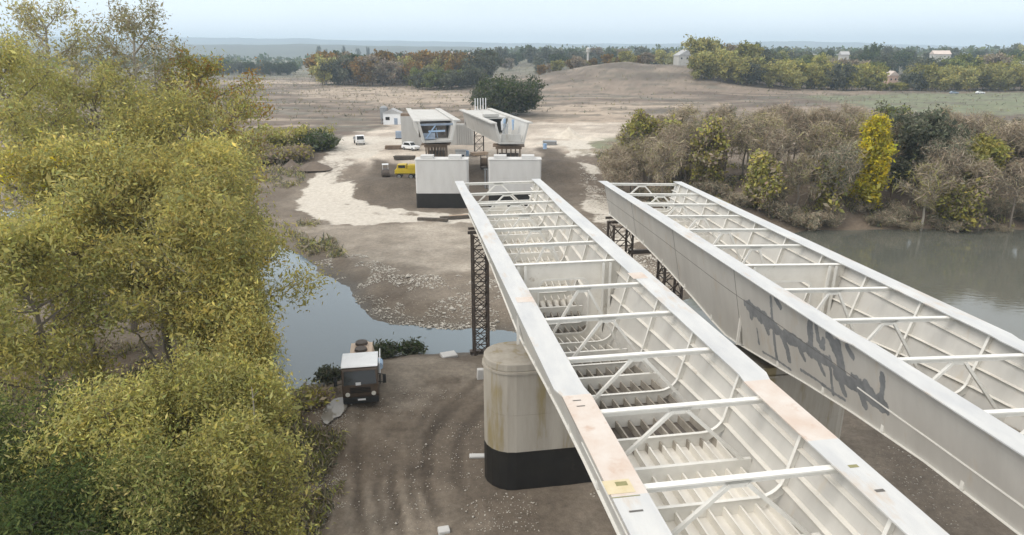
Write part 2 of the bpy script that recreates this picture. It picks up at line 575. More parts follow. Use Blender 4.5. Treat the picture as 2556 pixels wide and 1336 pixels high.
# open fields
fieldm = sstep(118, 165, Y + (n1 - 0.5) * 30)
C = mixn(C, (0.135, 0.105, 0.083), (0.25, 0.20, 0.158), sstep(0.35, 0.65, n2), fieldm)
C = mixn(C, (0.13, 0.125, 0.10), (0.20, 0.19, 0.16), n1, fieldm * sstep(0.6, 0.72, n4) * 0.8)
C = mixn(C, (0.34, 0.275, 0.215), (0.42, 0.345, 0.27), n1, fieldm * sstep(0.62, 0.70, fbm(X / 40, Y / 6, 47)) * 0.7)
C = mixn(C, (0.17, 0.175, 0.13), (0.24, 0.215, 0.165), n2, sstep(560, 700, Y))
C = mixn(C, (0.09, 0.075, 0.06), (0.14, 0.115, 0.09), n1, fieldm * sstep(0.55, 0.66, fbm(X / 26, Y / 7, 59)) * 0.6)
for p in TAN: C = mixn(C, (0.31, 0.25, 0.195), (0.46, 0.375, 0.295), n2, soft(p, mid, 5.0) * (0.65 + 0.35 * sstep(0.35, 0.55, n4)))
for p in GREEN: C = mixn(C, (0.15, 0.17, 0.10), (0.21, 0.215, 0.14), n1, soft(p, mid, 8.0))
hillm = np.exp(-(((X - 78) / 75) ** 2 + ((Y - 455) / 80) ** 2) ** 1.5)
C = mixn(C, (0.13, 0.108, 0.088), (0.26, 0.215, 0.17), sstep(0.3, 0.7, fbm(X / 14, Y / 14, 43)), hillm)
C = mixn(C, (0.11, 0.10, 0.08), (0.15, 0.13, 0.10), n1, fieldm * sstep(0.56, 0.66, fbm(X / 9, Y / 5, 53)) * 0.7)
# spit, yard
C = mixn(C, (0.25, 0.215, 0.175), (0.37, 0.325, 0.27), sstep(0.3, 0.7, n1), soft(SPIT, sub, 2.5))
C = mixn(C, (0.38, 0.325, 0.27), (0.55, 0.485, 0.41), sstep(0.3, 0.7, n1), soft(YARD, mid, 4.0))
for p in SANDY: C = mixn(C, (0.24, 0.205, 0.165), (0.31, 0.27, 0.22), n1, soft(p, sub, 0.8) * 0.8)
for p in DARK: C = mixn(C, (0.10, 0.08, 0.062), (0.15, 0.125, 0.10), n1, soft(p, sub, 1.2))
wet = np.zeros(len(X))
dr = sdf(P2[sub], RIVER)
wet[sub] = sstep(2.5, 0.0, dr)
C = mixc(C, (0.085, 0.072, 0.055), wet * 0.8)
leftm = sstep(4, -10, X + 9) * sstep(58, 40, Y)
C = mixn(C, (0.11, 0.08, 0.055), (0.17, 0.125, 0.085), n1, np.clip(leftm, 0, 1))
rbm = sstep(8, 26, X) * sstep(80, 98, Y) * sstep(150, 128, Y)
C = mixn(C, (0.13, 0.10, 0.075), (0.22, 0.175, 0.13), n1, np.clip(rbm, 0, 1))
# wheel tracks worn into the near bank
tn = np.where((Y < 60) & (Y > 20) & (np.abs(X) < 30))[0]
for pts, w in TRACKS:
    for off in (-0.95, 0.95):
        dd = np.full(len(X), 9.0)
        q = pts + np.array([off, 0])
        dd[tn] = line_dist(P2[tn], q) + (n3[tn] - 0.5) * 0.35
        rut = sstep(w * 1.2, w * 0.4, dd)
        lip = sstep(w * 2.4, w * 1.5, dd) * (1 - sstep(w * 1.6, w * 1.0, dd))
        Z = Z - rut * 0.05 + lip * 0.015
        C = mixc(C, (0.27, 0.23, 0.185), lip * 0.42 * sstep(0.35, 0.6, n1))
        C = mixc(C, (0.07, 0.056, 0.044), rut * 0.55 * sstep(0.3, 0.55, fbm(X / 9, Y / 9, 57)))
C = C * (0.78 + 0.44 * n3)[:, None]
road = np.maximum(soft(ROAD_A, sub, 1.2), soft(ROAD_B, sub, 1.4) * (0.45 + 0.55 * sstep(0.35, 0.6, n1)))
inner = soft(poly([(850, 420), (930, 425), (890, 470), (905, 500), (1030, 520), (1040, 530), (940, 530), (850, 510), (820, 470)], 1.5), sub, 1.5)
road = road * (1 - 0.4 * sstep(118, 132, Y) * sstep(0.55, 0.4, n1))
road = np.clip(road * (1 - 0.75 * inner * sstep(0.4, 0.62, n1)), 0, 1)
stony = np.zeros(len(X))
for p in STONY: stony = np.maximum(stony, soft(p, sub, 1.5))
zone = np.stack([road, stony, wet], 1)

def ground_material():
    m = bpy.data.materials.new('ground_soil')
    m.use_nodes = True
    nt = m.node_tree
    b = nt.nodes['Principled BSDF']
    b.inputs['Specular IOR Level'].default_value = 0.25
    pos = N(nt, 'ShaderNodeNewGeometry').outputs['Position']
    ca = N(nt, 'ShaderNodeAttribute', attribute_name='soil')
    za = N(nt, 'ShaderNodeAttribute', attribute_name='zone')
    sp = N(nt, 'ShaderNodeSeparateColor')
    nt.links.new(za.outputs['Color'], sp.inputs[0])
    def noise(scale, det=6, rough=0.65):
        n = N(nt, 'ShaderNodeTexNoise')
        n.inputs['Scale'].default_value = scale
        n.inputs['Detail'].default_value = det
        n.inputs['Roughness'].default_value = rough
        nt.links.new(pos, n.inputs['Vector'])
        return n.outputs[0]
    def rng(v, a, b_, c, d):
        r = N(nt, 'ShaderNodeMapRange')
        for i, k in enumerate((a, b_, c, d)): r.inputs[i + 1].default_value = k
        nt.links.new(v, r.inputs[0])
        return r.outputs[0]
    def math_(op, a, b_):
        n = N(nt, 'ShaderNodeMath', operation=op)
        for i, k in enumerate((a, b_)):
            if isinstance(k, (int, float)): n.inputs[i].default_value = k
            else: nt.links.new(k, n.inputs[i])
        return n.outputs[0]
    def mix(f, a, b_):
        n = N(nt, 'ShaderNodeMix', data_type='RGBA')
        for i, k in ((0, f), (6, a), (7, b_)):
            if isinstance(k, tuple): n.inputs[i].default_value = (*k, 1)
            elif isinstance(k, (int, float)): n.inputs[i].default_value = k
            else: nt.links.new(k, n.inputs[i])
        return n.outputs[2]
    fine = noise(2.6)
    gr = noise(14, 4)
    v = N(nt, 'ShaderNodeVectorMath', operation='SCALE')
    nt.links.new(ca.outputs['Color'], v.inputs[0])
    nt.links.new(math_('MULTIPLY', rng(fine, 0.25, 0.75, 0.72, 1.28), rng(gr, 0.25, 0.75, 0.82, 1.18)), v.inputs['Scale'])
    col = v.outputs[0]
    # crushed limestone breaking up at its edge
    rm = rng(math_('ADD', sp.outputs[0], math_('MULTIPLY', math_('SUBTRACT', noise(0.9), 0.5), 1.3)), 0.36, 0.72, 0, 1)
    lime = mix(rng(noise(1.7), 0.3, 0.7, 0, 1), (0.62, 0.575, 0.505), (0.44, 0.395, 0.335))
    col = mix(rm, col, lime)
    # pale pebbles pressed in the ground
    vo = N(nt, 'ShaderNodeTexVoronoi')
    vo.inputs['Scale'].default_value = 3.2
    nt.links.new(pos, vo.inputs['Vector'])
    peb = math_('MULTIPLY', rng(vo.outputs['Distance'], 0.16, 0.10, 0, 1), rng(math_('ADD', noise(0.5), math_('MULTIPLY', sp.outputs[1], 0.22)), 0.60, 0.72, 0, 1))
    col = mix(peb, col, (0.52, 0.47, 0.40))
    nt.links.new(col, b.inputs['Base Color'])
    nt.links.new(rng(sp.outputs[2], 0, 1, 0.9, 0.45), b.inputs['Roughness'])
    bp = N(nt, 'ShaderNodeBump')
    bp.inputs['Strength'].default_value = 0.55
    bp.inputs['Distance'].default_value = 0.12
    nt.links.new(math_('ADD', noise(5, 8, 0.7), math_('MULTIPLY', peb, 0.5)), bp.inputs['Height'])
    nt.links.new(bp.outputs[0], b.inputs['Normal'])
    return m

M['ground'] = ground_material()
nr, nc = GX.shape
idx = np.arange(nr * nc).reshape(nr, nc)
Q = np.stack([idx[:-1, :-1], idx[:-1, 1:], idx[1:, 1:], idx[1:, :-1]], -1).reshape(-1, 4)
V3 = np.stack([X, Y, Z], 1)
fr = road[Q].mean(1)
fy = Y[Q].mean(1)
fx = X[Q].mean(1)
sel_road = fr > 0.5
sel_field = (~sel_road) & (fy > 150)
sel_hill = sel_field & (hillm[Q].mean(1) > 0.35)
sel_field &= ~sel_hill
sel_bank = (~sel_road) & (fy > 84) & (fy <= 150) & (fx > 10 + (fy - 84) * 0.12)
sel_ground = ~(sel_road | sel_field | sel_bank | sel_hill)
for nm, sel in (('ground', sel_ground), ('gravel_road', sel_road), ('field', sel_field), ('river_bank', sel_bank), ('hill', sel_hill)):
    q = Q[sel]
    u, inv = np.unique(q, return_inverse=True)
    me = mesh_np(nm, V3[u], inv.reshape(-1, 4), {'soil': C[u], 'zone': zone[u]}, True)
    tag(link(nm, me, M['ground']), kind='structure')

# river
def water_material(name, body, rough=0.05):
    m = bpy.data.materials.new(name)
    m.use_nodes = True
    nt = m.node_tree
    b = nt.nodes['Principled BSDF']
    b.inputs['Roughness'].default_value = rough
    b.inputs['IOR'].default_value = 1.62
    pos = N(nt, 'ShaderNodeNewGeometry').outputs['Position']
    n0 = N(nt, 'ShaderNodeTexNoise')
    n0.inputs['Scale'].default_value = 0.05
    n0.inputs['Detail'].default_value = 3
    nt.links.new(pos, n0.inputs['Vector'])
    # silt in the still arm, plus sky reflection put into the body colours
    sx = N(nt, 'ShaderNodeSeparateXYZ')
    nt.links.new(pos, sx.inputs[0])
    r = N(nt, 'ShaderNodeMapRange')
    r.interpolation_type = 'SMOOTHSTEP'
    r.inputs[1].default_value, r.inputs[2].default_value = 4, 26
    nt.links.new(sx.outputs[0], r.inputs[0])
    mx = N(nt, 'ShaderNodeMix', data_type='RGBA')
    mx.inputs[6].default_value = (*body[0], 1)
    mx.inputs[7].default_value = (*body[1], 1)
    nt.links.new(r.outputs[0], mx.inputs[0])
    nt.links.new(mx.outputs[2], b.inputs['Base Color'])
    mp = N(nt, 'ShaderNodeMapping')
    mp.inputs['Scale'].default_value = (0.5, 1.2, 1)
    nt.links.new(pos, mp.inputs[0])
    nz = N(nt, 'ShaderNodeTexNoise')
    nz.inputs['Scale'].default_value = 1.4
    nz.inputs['Detail'].default_value = 4
    nt.links.new(mp.outputs[0], nz.inputs['Vector'])
    bp = N(nt, 'ShaderNodeBump')
    bp.inputs['Strength'].default_value = 0.10
    bp.inputs['Distance'].default_value = 0.1
    nt.links.new(nz.outputs[0], bp.inputs['Height'])
    nt.links.new(bp.outputs[0], b.inputs['Normal'])
    return m

M['water'] = water_material('river_water', ((0.135, 0.18, 0.21), (0.115, 0.117, 0.098)))
wx, wy = np.meshgrid(np.linspace(-190, 230, 40), np.linspace(20, 150, 20))
wi = np.arange(800).reshape(20, 40)
WQ = np.stack([wi[:-1, :-1], wi[:-1, 1:], wi[1:, 1:], wi[1:, :-1]], -1).reshape(-1, 4)
tag(link('river_water', mesh_np('river_water', np.stack([wx.ravel(), wy.ravel(), np.zeros(800)], 1), WQ), M['water']), kind='structure')

# puddle beside the lorry
pz = ground_at(835, 1030).z
pq = ground_at(838, 1025)
pp = []
for k in range(30):
    a = k / 30 * 2 * math.pi
    r = 1 + 0.7 * (float(fbm(np.array([math.cos(a) * 1.3 + 7]), np.array([math.sin(a) * 1.3 + 3]), 23)[0]) - 0.5) * 2
    pp.append(Vector((pq.x + math.cos(a) * 0.62 * r + 0.12 * math.sin(a), pq.y + math.sin(a) * 2.1 * r, pz)))
for p in pp: pz = max(pz, zg(p.x, p.y) - 0.02)
pm = MB()
pm.add([(p.x, p.y, pz + 0.03) for p in pp], [tuple(range(len(pp)))])
M['puddle'] = pbr('puddle_water', (0.30, 0.28, 0.25), (0.24, 0.22, 0.19), 1.0, 0.06)
tag(pm.build('puddle', M['puddle']), kind='structure')

# distant hills
def ridge(name, Y0, Y1, fn, col):
    xs = np.linspace(-1.25, 1.25, 260)
    rows = np.linspace(0, 1, 9)
    V = []
    for t in rows:
        yy = Y0 + (Y1 - Y0) * t
        prof = math.sin(t * math.pi / 2) ** 0.9
        px = xs * F * 1.0 + PW / 2                     # direction on the horizon
        hh = fn(xs)
        V.append(np.stack([xs * yy, np.full(260, yy), 2 + hh * prof * (0.92 + 0.16 * fbm(xs * 30 + t * 3, xs * 0 + t * 4, 61))], 1))
    V = np.concatenate(V)
    ii = np.arange(260 * 9).reshape(9, 260)
    q = np.stack([ii[:-1, :-1], ii[:-1, 1:], ii[1:, 1:], ii[1:, :-1]], -1).reshape(-1, 4)
    M[name] = pbr(name + '_cover', col, tuple(k * 0.7 for k in col), 0.006, 0.95, coord='World')
    tag(link('hills', mesh_np(name, V, q, None, True), M[name]), kind='structure')

ridge('near_ridge', 2400, 3200, lambda x: 30 + 28 * sstep(0.25, -0.45, x) + 14 * fbm(x * 4, x * 0, 71), (0.10, 0.105, 0.075))
ridge('far_ridge', 5200, 7400, lambda x: 114 + 66 * sstep(0.15, -0.5, x) + 26 * np.exp(-((x - 0.40) / 0.10) ** 2) + 14 * fbm(x * 3, x * 0 + 2, 73) - 55 * sstep(0.45, 0.9, x), (0.11, 0.115, 0.085))
# ================================================================ BRIDGE
INC = 0.25                      # webs lean inwards going down
TOPZ = 14.3                     # level of the top flanges

def interp(t, pts):
    return float(np.interp(t, [p[0] for p in pts], [p[1] for p in pts]))

HAUNCH = [(0, 2.75), (14, 2.75), (20, 2.85), (24, 3.2), (27.5, 3.65), (31, 4.2), (34, 4.65), (35.6, 4.8), (37.2, 4.62), (40, 4.15), (44, 3.55), (48, 3.15), (52, 2.9), (62, 2.8)]

def shell(mb, rows):
    """closed skin through equal cross-sections (lists of points)"""
    k = len(rows[0])
    vs = [p for r in rows for p in r]
    fs = []
    for i in range(len(rows) - 1):
        for j in range(k):
            a, b = i * k + j, i * k + (j + 1) % k
            fs.append((a, b, b + k, a + k))
    fs.append(tuple(range(k))[::-1])
    fs.append(tuple(range((len(rows) - 1) * k, len(rows) * k)))
    return mb.add(vs, fs)

def girder(name, label, loc, yaw, roll, W, t0, t1, kink, pinkL, pinkR, group):
    g = thing(name, label, 'bridge girder', loc, 0, group)
    g.rotation_euler = (0, roll, yaw)
    dp = lambda t: interp(t, HAUNCH)
    ts = sorted(set(list(np.arange(t0, t1, 1.25)) + [t1] + [p[0] for p in HAUNCH if t0 < p[0] < t1]))
    wt = 0.46                                            # web line at the top, from the edge
    def xw(side, s):                                     # web centre at depth s
        return wt + INC * s if side == 0 else W - wt - INC * s
    # ---- top flanges, in lengths that meet at splices
    def flange(a, b, side, mat, nm, inset, z=0.0, far=False):
        mb = MB()
        rows = []
        tt = [t for t in ts if a < t < b]
        for t in [a] + tt + [b]:
            wd = 0.98 - 0.25 * max(0.0, min(1.0, (t - (t1 - 12)) / 8)) if far else 0.92
            o, i = inset, inset + wd
            if side: o, i = W - o, W - i
            rows.append([(o, t, z - 0.045), (i, t, z - 0.045), (i, t, z), (o, t, z)])
        shell(mb, rows)
        return mb.build(nm, mat, g)
    for side, pk in ((0, pinkL), (1, pinkR)):
        flange(kink + 0.25, t1, side, M['flange'], 'top_flange', 0.0, far=True)
        # tapering piece at the splice
        mb = MB()
        o0, o1, i0, i1 = 0.0, 0.15, 0.98, 1.05
        rows = []
        for t, o, i in ((kink - 0.25, o1, i1), (kink + 0.25, o0, i0)):
            if side: o, i = W - o, W - i
            rows.append([(o, t, -0.045), (i, t, -0.045), (i, t, 0), (o, t, 0)])
        shell(mb, rows)
        mb.build('splice_plate', M['flange'], g)
        if pk is not None:
            flange(pk, kink - 0.25, side, M['primer_pink'], 'top_flange', 0.15)['label'] = 'pinkish unpainted stretch of top flange'
            flange(t0, pk, side, M['flange'], 'top_flange', 0.15)
        else:
            flange(t0, kink - 0.25, side, M['flange'], 'top_flange', 0.15)
    # ---- webs
    for side in (0, 1):
        for a, b in ((t0, kink), (kink, t1)):
            rows = []
            for t in [a] + [t for t in ts if a < t < b] + [b]:
                d = dp(t)
                sg = -1 if side == 0 else 1
                x0, x1 = xw(side, 0.045), xw(side, d)
                rows.append([(x0 + sg * 0.012, t, -0.045), (x1 + sg * 0.012, t, -d), (x1 - sg * 0.012, t, -d), (x0 - sg * 0.012, t, -0.045)])
            w = shell(MB(), rows).build('web', M['white'], g)
            # long splice along the web
            rows = []
            for t in [a + 0.02] + [t for t in ts if a < t < b] + [b - 0.02]:
                s = min(0.66 * 2.9, dp(t) * 0.66) if t < kink else 1.55 + 0.10 * (dp(t) - 2.7)
                x = xw(side, s) + (-1 if side == 0 else 1) * 0.012
                e = -1 if side == 0 else 1
                hgt_, pr = (0.05, 0.03) if t < kink else (0.022, 0.006)
                rows.append([(x, t, -s - hgt_ / 2), (x + e * pr, t, -s - hgt_ / 2), (x + e * pr, t, -s + hgt_ / 2), (x, t, -s + hgt_ / 2)])
            shell(MB(), rows).build('web_seam', M['strut'] if a < kink else M['dark_line'], w)
            if a >= kink and side == 0:
                for tv in (t1 - 7.2, t1 - 15.5, t1 - 24.0):
                    e = MB()
                    d = dp(tv)
                    e.bar((xw(0, 0.1) - 0.016, tv, -0.1), (xw(0, d - 0.03) - 0.016, tv, -d + 0.03), 0.03, 0.008, up=(-1, 0, -INC))
                    e.build('vertical_seam', M['dark_line'], w)
        # bottom lip
        rows = []
        for t in ts:
            d = dp(t)
            x = xw(side, d)
            e = -1 if side == 0 else 1
            rows.append([(x + e * 0.10, t, -d - 0.03), (x - e * 0.08, t, -d - 0.03), (x - e * 0.08, t, -d - 0.002), (x + e * 0.10, t, -d - 0.002)])
        shell(MB(), rows).build('bottom_lip', M['strut'], g)
    # ---- bottom plate in lengths, darker over the haunch
    for a, b, mt in ((t0, 21.0, 'white_in'), (21.0, 38.5, 'dark_bottom'), (38.5, t1, 'white_in')):
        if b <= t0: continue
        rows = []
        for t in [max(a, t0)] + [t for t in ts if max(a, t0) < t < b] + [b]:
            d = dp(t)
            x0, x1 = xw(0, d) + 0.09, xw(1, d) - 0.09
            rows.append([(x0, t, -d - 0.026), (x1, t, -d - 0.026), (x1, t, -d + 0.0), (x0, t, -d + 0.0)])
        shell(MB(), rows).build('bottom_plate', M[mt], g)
    # ---- lengthwise ribs on the bottom plate
    n = 10
    for k in range(n):
        f = (k + 0.5) / n
        rows = []
        for t in ts:
            d = dp(t)
            x = xw(0, d) + f * (xw(1, d) - xw(0, d))
            rows.append([(x - 0.03, t, -d + 0.004), (x + 0.03, t, -d + 0.004), (x + 0.03, t, -d + 0.30), (x - 0.03, t, -d + 0.30)])
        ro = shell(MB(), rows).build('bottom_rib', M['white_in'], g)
        ro.data.materials.append(M['dark_rib'])  # darker rib tone along the haunch, white elsewhere
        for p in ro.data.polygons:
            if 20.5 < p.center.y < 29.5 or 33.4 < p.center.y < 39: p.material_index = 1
    # ---- lengthwise ribs inside the webs
    for side in (0, 1):
        e = 1 if side == 0 else -1
        for k in range(3):
            rows = []
            for t in ts:
                s = 0.75 + k * (dp(t) - 0.9) / 3
                x = xw(side, s) + e * 0.014
                rows.append([(x, t, -s - 0.012), (x + e * 0.17, t, -s - 0.012), (x + e * 0.17, t, -s + 0.012), (x, t, -s + 0.012)])
            shell(MB(), rows).build('web_rib', M['white_in'], g)
    # ---- cross frames
    DIA = 33.6
    frames = [DIA + 3.8 * k for k in range(-9, 7) if t0 + 0.5 < DIA + 3.8 * k < t1 - 1.2] + [t1 - 0.5]
    for t in frames:
        d = dp(t)
        ri = []                                            # ring: rib across the bottom and up both webs with rounded knees
        def ring(tt, nm, hb, hw):
            dd = dp(tt)
            xl, xr = xw(0, dd), xw(1, dd)
            r = 0.5
            out, inn = [], []
            topd = 0.10
            out += [(xw(0, topd) + 0.014, -topd), (xl + 0.014, -dd + 0.004), (xr - 0.014, -dd + 0.004), (xw(1, topd) - 0.014, -topd)]
            a = [(xw(0, topd) + 0.014 + hw, -topd)]
            for q in range(6):
                an = math.pi + q / 5 * math.pi / 2
                a.append((xl + INC * -0 + hw + r + math.cos(an) * r - INC * (r + hb) * (1 - q / 5), -dd + hb + r + math.sin(an) * r))
            bq = [(W - x, z) for x, z in a][::-1]
            inn = a + bq
            # strips: left flank, bottom, right flank
            vs, fs = [], []
            m = len(inn)
            outer = [out[0]] + [out[0 + 1]] * 0
            path_out = []
            for (x, z) in inn:
                if z > -dd + hb + 0.01:
                    side_ = 0 if x < W / 2 else 1
                    path_out.append((xw(side_, -z) + (0.014 if side_ == 0 else -0.014), z))
                else:
                    path_out.append((x, -dd + 0.004))
            for thick in (-0.011, 0.011):
                vs += [(x, tt + thick, z) for x, z in path_out] + [(x, tt + thick, z) for x, z in inn]
            for i in range(m - 1):
                fs.append((i, i + 1, m + i + 1, m + i))
                o = 2 * m
                fs.append((o + i, o + m + i, o + m + i + 1, o + i + 1))
                fs.append((m + i, m + i + 1, o + m + i + 1, o + m + i))
            mb = MB()
            mb.add(vs, fs)
            # narrow flange on the free edge
            for i in range(m - 1):
                (x0, z0), (x1, z1) = inn[i], inn[i + 1]
                mb.bar((x0, tt, z0), (x1, tt, z1), 0.12, 0.016, up=(-(z1 - z0), 0, x1 - x0) if abs(x1 - x0) + abs(z1 - z0) > 0 else (0, 0, 1))
            return mb.build(nm, M['strut'], g)
        ring(t + 1.9 if t + 1.9 < t1 - 1 else t - 0.9, 'ring_frame', 0.5, 0.20)
        xa, xb = xw(0, 0.12) + 0.03, xw(1, 0.12) - 0.03
        if abs(t - DIA) < 0.1:
            # solid diaphragm with a man-sized opening
            mb = MB()
            x0, x1 = xw(0, d), xw(1, d)
            cx = W / 2
            ow, zt, zb = 1.35, -1.0, -d + 0.5
            hole, rim = [], []
            for (qx, qz, a0) in ((cx + ow - 0.45, zt - 0.45, 0), (cx - ow + 0.45, zt - 0.45, 90), (cx - ow + 0.45, zb + 0.45, 180), (cx + ow - 0.45, zb + 0.45, 270)):
                for q in range(5):
                    an = math.radians(a0 + q * 22.5)
                    hole.append((qx + 0.45 * math.cos(an), qz + 0.45 * math.sin(an)))
            for (hx, hz) in hole:
                a = math.atan2((hz - (zt + zb) / 2) / (zt - zb) * 2, (hx - cx) / ow)
                ex, ez = math.cos(a), math.sin(a)
                m_ = max(abs(ex), abs(ez))
                ex, ez = ex / m_, ez / m_
                zz = (-0.12 if ez > 0 else -d + 0.01) if abs(ez) > 0.999 else (-0.12 - d) / 2 + ez * (d - 0.12) / 2
                xl, xr = xw(0, -zz) + 0.016, xw(1, -zz) - 0.016
                rim.append(((xl + xr) / 2 + ex * (xr - xl) / 2, zz))
            m_ = len(hole)
            vs = []
            for th in (-0.015, 0.015):
                vs += [(x, t + th, z) for x, z in rim] + [(x, t + th, z) for x, z in hole]
            fs = []
            for i in range(m_):
                j = (i + 1) % m_
                fs += [(i, j, m_ + j, m_ + i), (2 * m_ + j, 2 * m_ + i, 3 * m_ + i, 3 * m_ + j), (m_ + i, m_ + j, 3 * m_ + j, 3 * m_ + i)]
            mb.add(vs, fs)
            dia = mb.build('diaphragm', M['white_in'], g)
            rb = MB()
            for i in range(m_):
                j = (i + 1) % m_
                rb.bar((hole[i][0], t - 0.05, hole[i][1]), (hole[j][0], t - 0.05, hole[j][1]), 0.1, 0.02, up=(0, 1, 0))
            rb.build('opening_rim', M['strut'], dia)
            for dx in (0.75, 1.12):
                for sgn in (-1, 1):
                    e = MB()
                    xx = cx + sgn * (W / 2 - 0.46 - dx)
                    e.box((xx, t - 0.10, -d / 2 - 0.02), (0.03, 0.17, d - 0.3))
                    e.box((xx, t - 0.19, -d / 2 - 0.02), (0.14, 0.02, d - 0.3))
                    e.build('stiffener', M['strut'], dia)
            MB().box(((xa + xb) / 2, t, -0.10), (xb - xa, 0.24, 0.03)).build('cross_strut', M['strut'], g)
            continue
        cs = MB().bar((xa, t, -0.12), (xb, t, -0.12), 0.20, 0.05)
        cs.bar((xa, t, -0.22), (xb, t, -0.22), 0.03, 0.16)
        cs.build('cross_strut', M['strut'], g)
        gs = MB()
        cx = W / 2
        gs.prism([(cx - 0.42, -0.14), (cx + 0.42, -0.14), (cx + 0.30, -0.42), (cx - 0.30, -0.42)], 'y', t - 0.015, t + 0.015)
        gs.build('gusset', M['strut'], g)
        for sgn in (-1, 1):
            xe = (xw(0, d - 0.55) + 0.30) if sgn < 0 else (xw(1, d - 0.55) - 0.30)
            MB().bar((cx + sgn * 0.24, t, -0.32), (xe, t, -d + 0.5), 0.11, 0.11).build('diagonal_brace', M['strut'], g)
        MB().bar((xw(0, d - 0.35), t, -d + 0.30), (xw(1, d - 0.35), t, -d + 0.30), 0.14, 0.55).build('cross_rib', M['strut'], g)
        if t > t1 - 1:
            s = 0.62 * d
            MB().bar((xw(0, s) + 0.02, t, -s), (xw(1, s) - 0.02, t, -s), 0.12, 0.12).build('cross_strut', M['strut'], g)
            gs = MB()
            gs.prism([(cx - 0.1, -s - 0.05), (cx + 0.75, -s - 0.05), (cx + 0.75, -d + 0.4), (cx - 0.5, -d + 0.4)], 'y', t - 0.02, t + 0.02)
            gs.build('gusset', M['strut'], g)
    return g

LG_YAW, RG_YAW = math.radians(9.4), math.radians(8.55)
_k = at(1389, 984, TOPZ)
# root = where the left flange edge line would reach the camera's own distance
def edge_root(px, py, yaw):
    p = at(px, py, TOPZ)
    s = p.y / math.cos(yaw)
    return Vector((p.x + s * math.sin(yaw), 0, TOPZ))
LG = edge_root(1389, 984, LG_YAW)
RG = edge_root(2094, 844, RG_YAW)
GG = 'white steel box girders of the bridge'
left_girder = girder('box_girder', 'open white steel bridge girder in the middle, with pinkish unpainted flange patches', LG, LG_YAW, 0.0, 7.3, 5.0, 57.6, 19.6, 14.2, 15.7, GG)
right_girder = girder('box_girder', 'open white steel bridge girder nearest the wide water, dark grey primer on its web', RG, RG_YAW, math.radians(2.0), 7.35, 5.0, 57.6, 23.6, None, None, GG)

# marks left on the left girder's flanges
def local(root, p):
    mw = Matrix.Translation(root.location) @ root.rotation_euler.to_matrix().to_4x4()
    return mw.inverted() @ Vector(p)

def plate(px, py, sx, sy, mat, name='bolt_plate', z=0.004):
    q = local(left_girder, at(px, py, TOPZ))
    MB().box((q.x, q.y, 0.004 + z / 2), (sx, sy, z)).build(name, mat, left_girder)
M['olive'] = pbr('olive_tape', (0.20, 0.19, 0.08), (0.28, 0.26, 0.12), 6, 0.6)
M['ochre'] = pbr('ochre_primer', (0.55, 0.46, 0.28), (0.62, 0.53, 0.36), 3, 0.6)
plate(1551, 1208, 0.30, 0.17, M['olive'])
plate(1562, 1240, 0.72, 0.03, M['olive'], 'joint_strip')
plate(1544, 1215, 0.70, 0.55, M['ochre'], 'primer_patch', 0.002)
plate(2130, 1164, 0.26, 0.12, M['olive'])
plate(2196, 1225, 0.24, 0.10, M['dark_line'])
plate(1588, 1276, 0.34, 0.06, M['dark_line'])
plate(1440, 1000, 0.26, 0.05, M['dark_line'])
plate(1450, 1014, 0.26, 0.05, M['dark_line'])
plate(1310, 748, 0.75, 0.65, M['primer_pink'], 'primer_patch', 0.002)
plate(1592, 688, 0.75, 0.9, M['primer_pink'], 'primer_patch', 0.002)

# touch-up primer on the right girder's near web: strokes along the welds with drips
def primer(strokes):
    g = right_girder
    mw = Matrix.Translation(g.location) @ g.rotation_euler.to_matrix().to_4x4()
    inv = mw.inverted()
    o = inv @ Vector((0, 0, CAM_H))
    def hit(px, py):
        d = inv.to_3x3() @ Vector(ray(px, py))
        # plane x = 0.46 - 0.012 + INC * (-z)
        k = (0.448 - o.x - INC * o.z) / (d.x + INC * d.z)
        p = o + d * k
        return np.array([p.y, p.z])
    S = [(np.array([hit(x, y) for x, y in pts]), w) for pts, w in strokes]
    allp = np.concatenate([s[0] for s in S])
    lo, hi = allp.min(0) - 0.5, allp.max(0) + 0.5
    c = 0.035
    gy, gz = np.meshgrid(np.arange(lo[0], hi[0], c), np.arange(lo[1], hi[1], c))
    P = np.stack([gy.ravel(), gz.ravel()], 1)
    keep = np.zeros(len(P), bool)
    nn = fbm(P[:, 0] * 3.2, P[:, 1] * 2.2, 91)
    for pts, w in S:
        keep |= line_dist(P, pts) < w * (0.6 + 1.5 * nn)
    dep = np.array([interp(t, HAUNCH) for t in P[:, 0]])
    keep &= (P[:, 1] < -0.06) & (P[:, 1] > -dep + 0.02)
    P = P[keep]
    V, Fq = [], []
    for dy, dz in ((0, 0), (c, 0), (c, c), (0, c)):
        z = P[:, 1] + dz
        V.append(np.stack([0.448 - 0.004 - INC * z, P[:, 0] + dy, z], 1))
    n_ = len(P)
    V = np.concatenate(V)
    Fq = np.stack([np.arange(n_) + k * n_ for k in range(4)], 1)
    link('primer_paint', mesh_np('primer_paint', V, Fq), M['grey_primer'], g)['label'] = 'dark grey primer brushed over the welds'
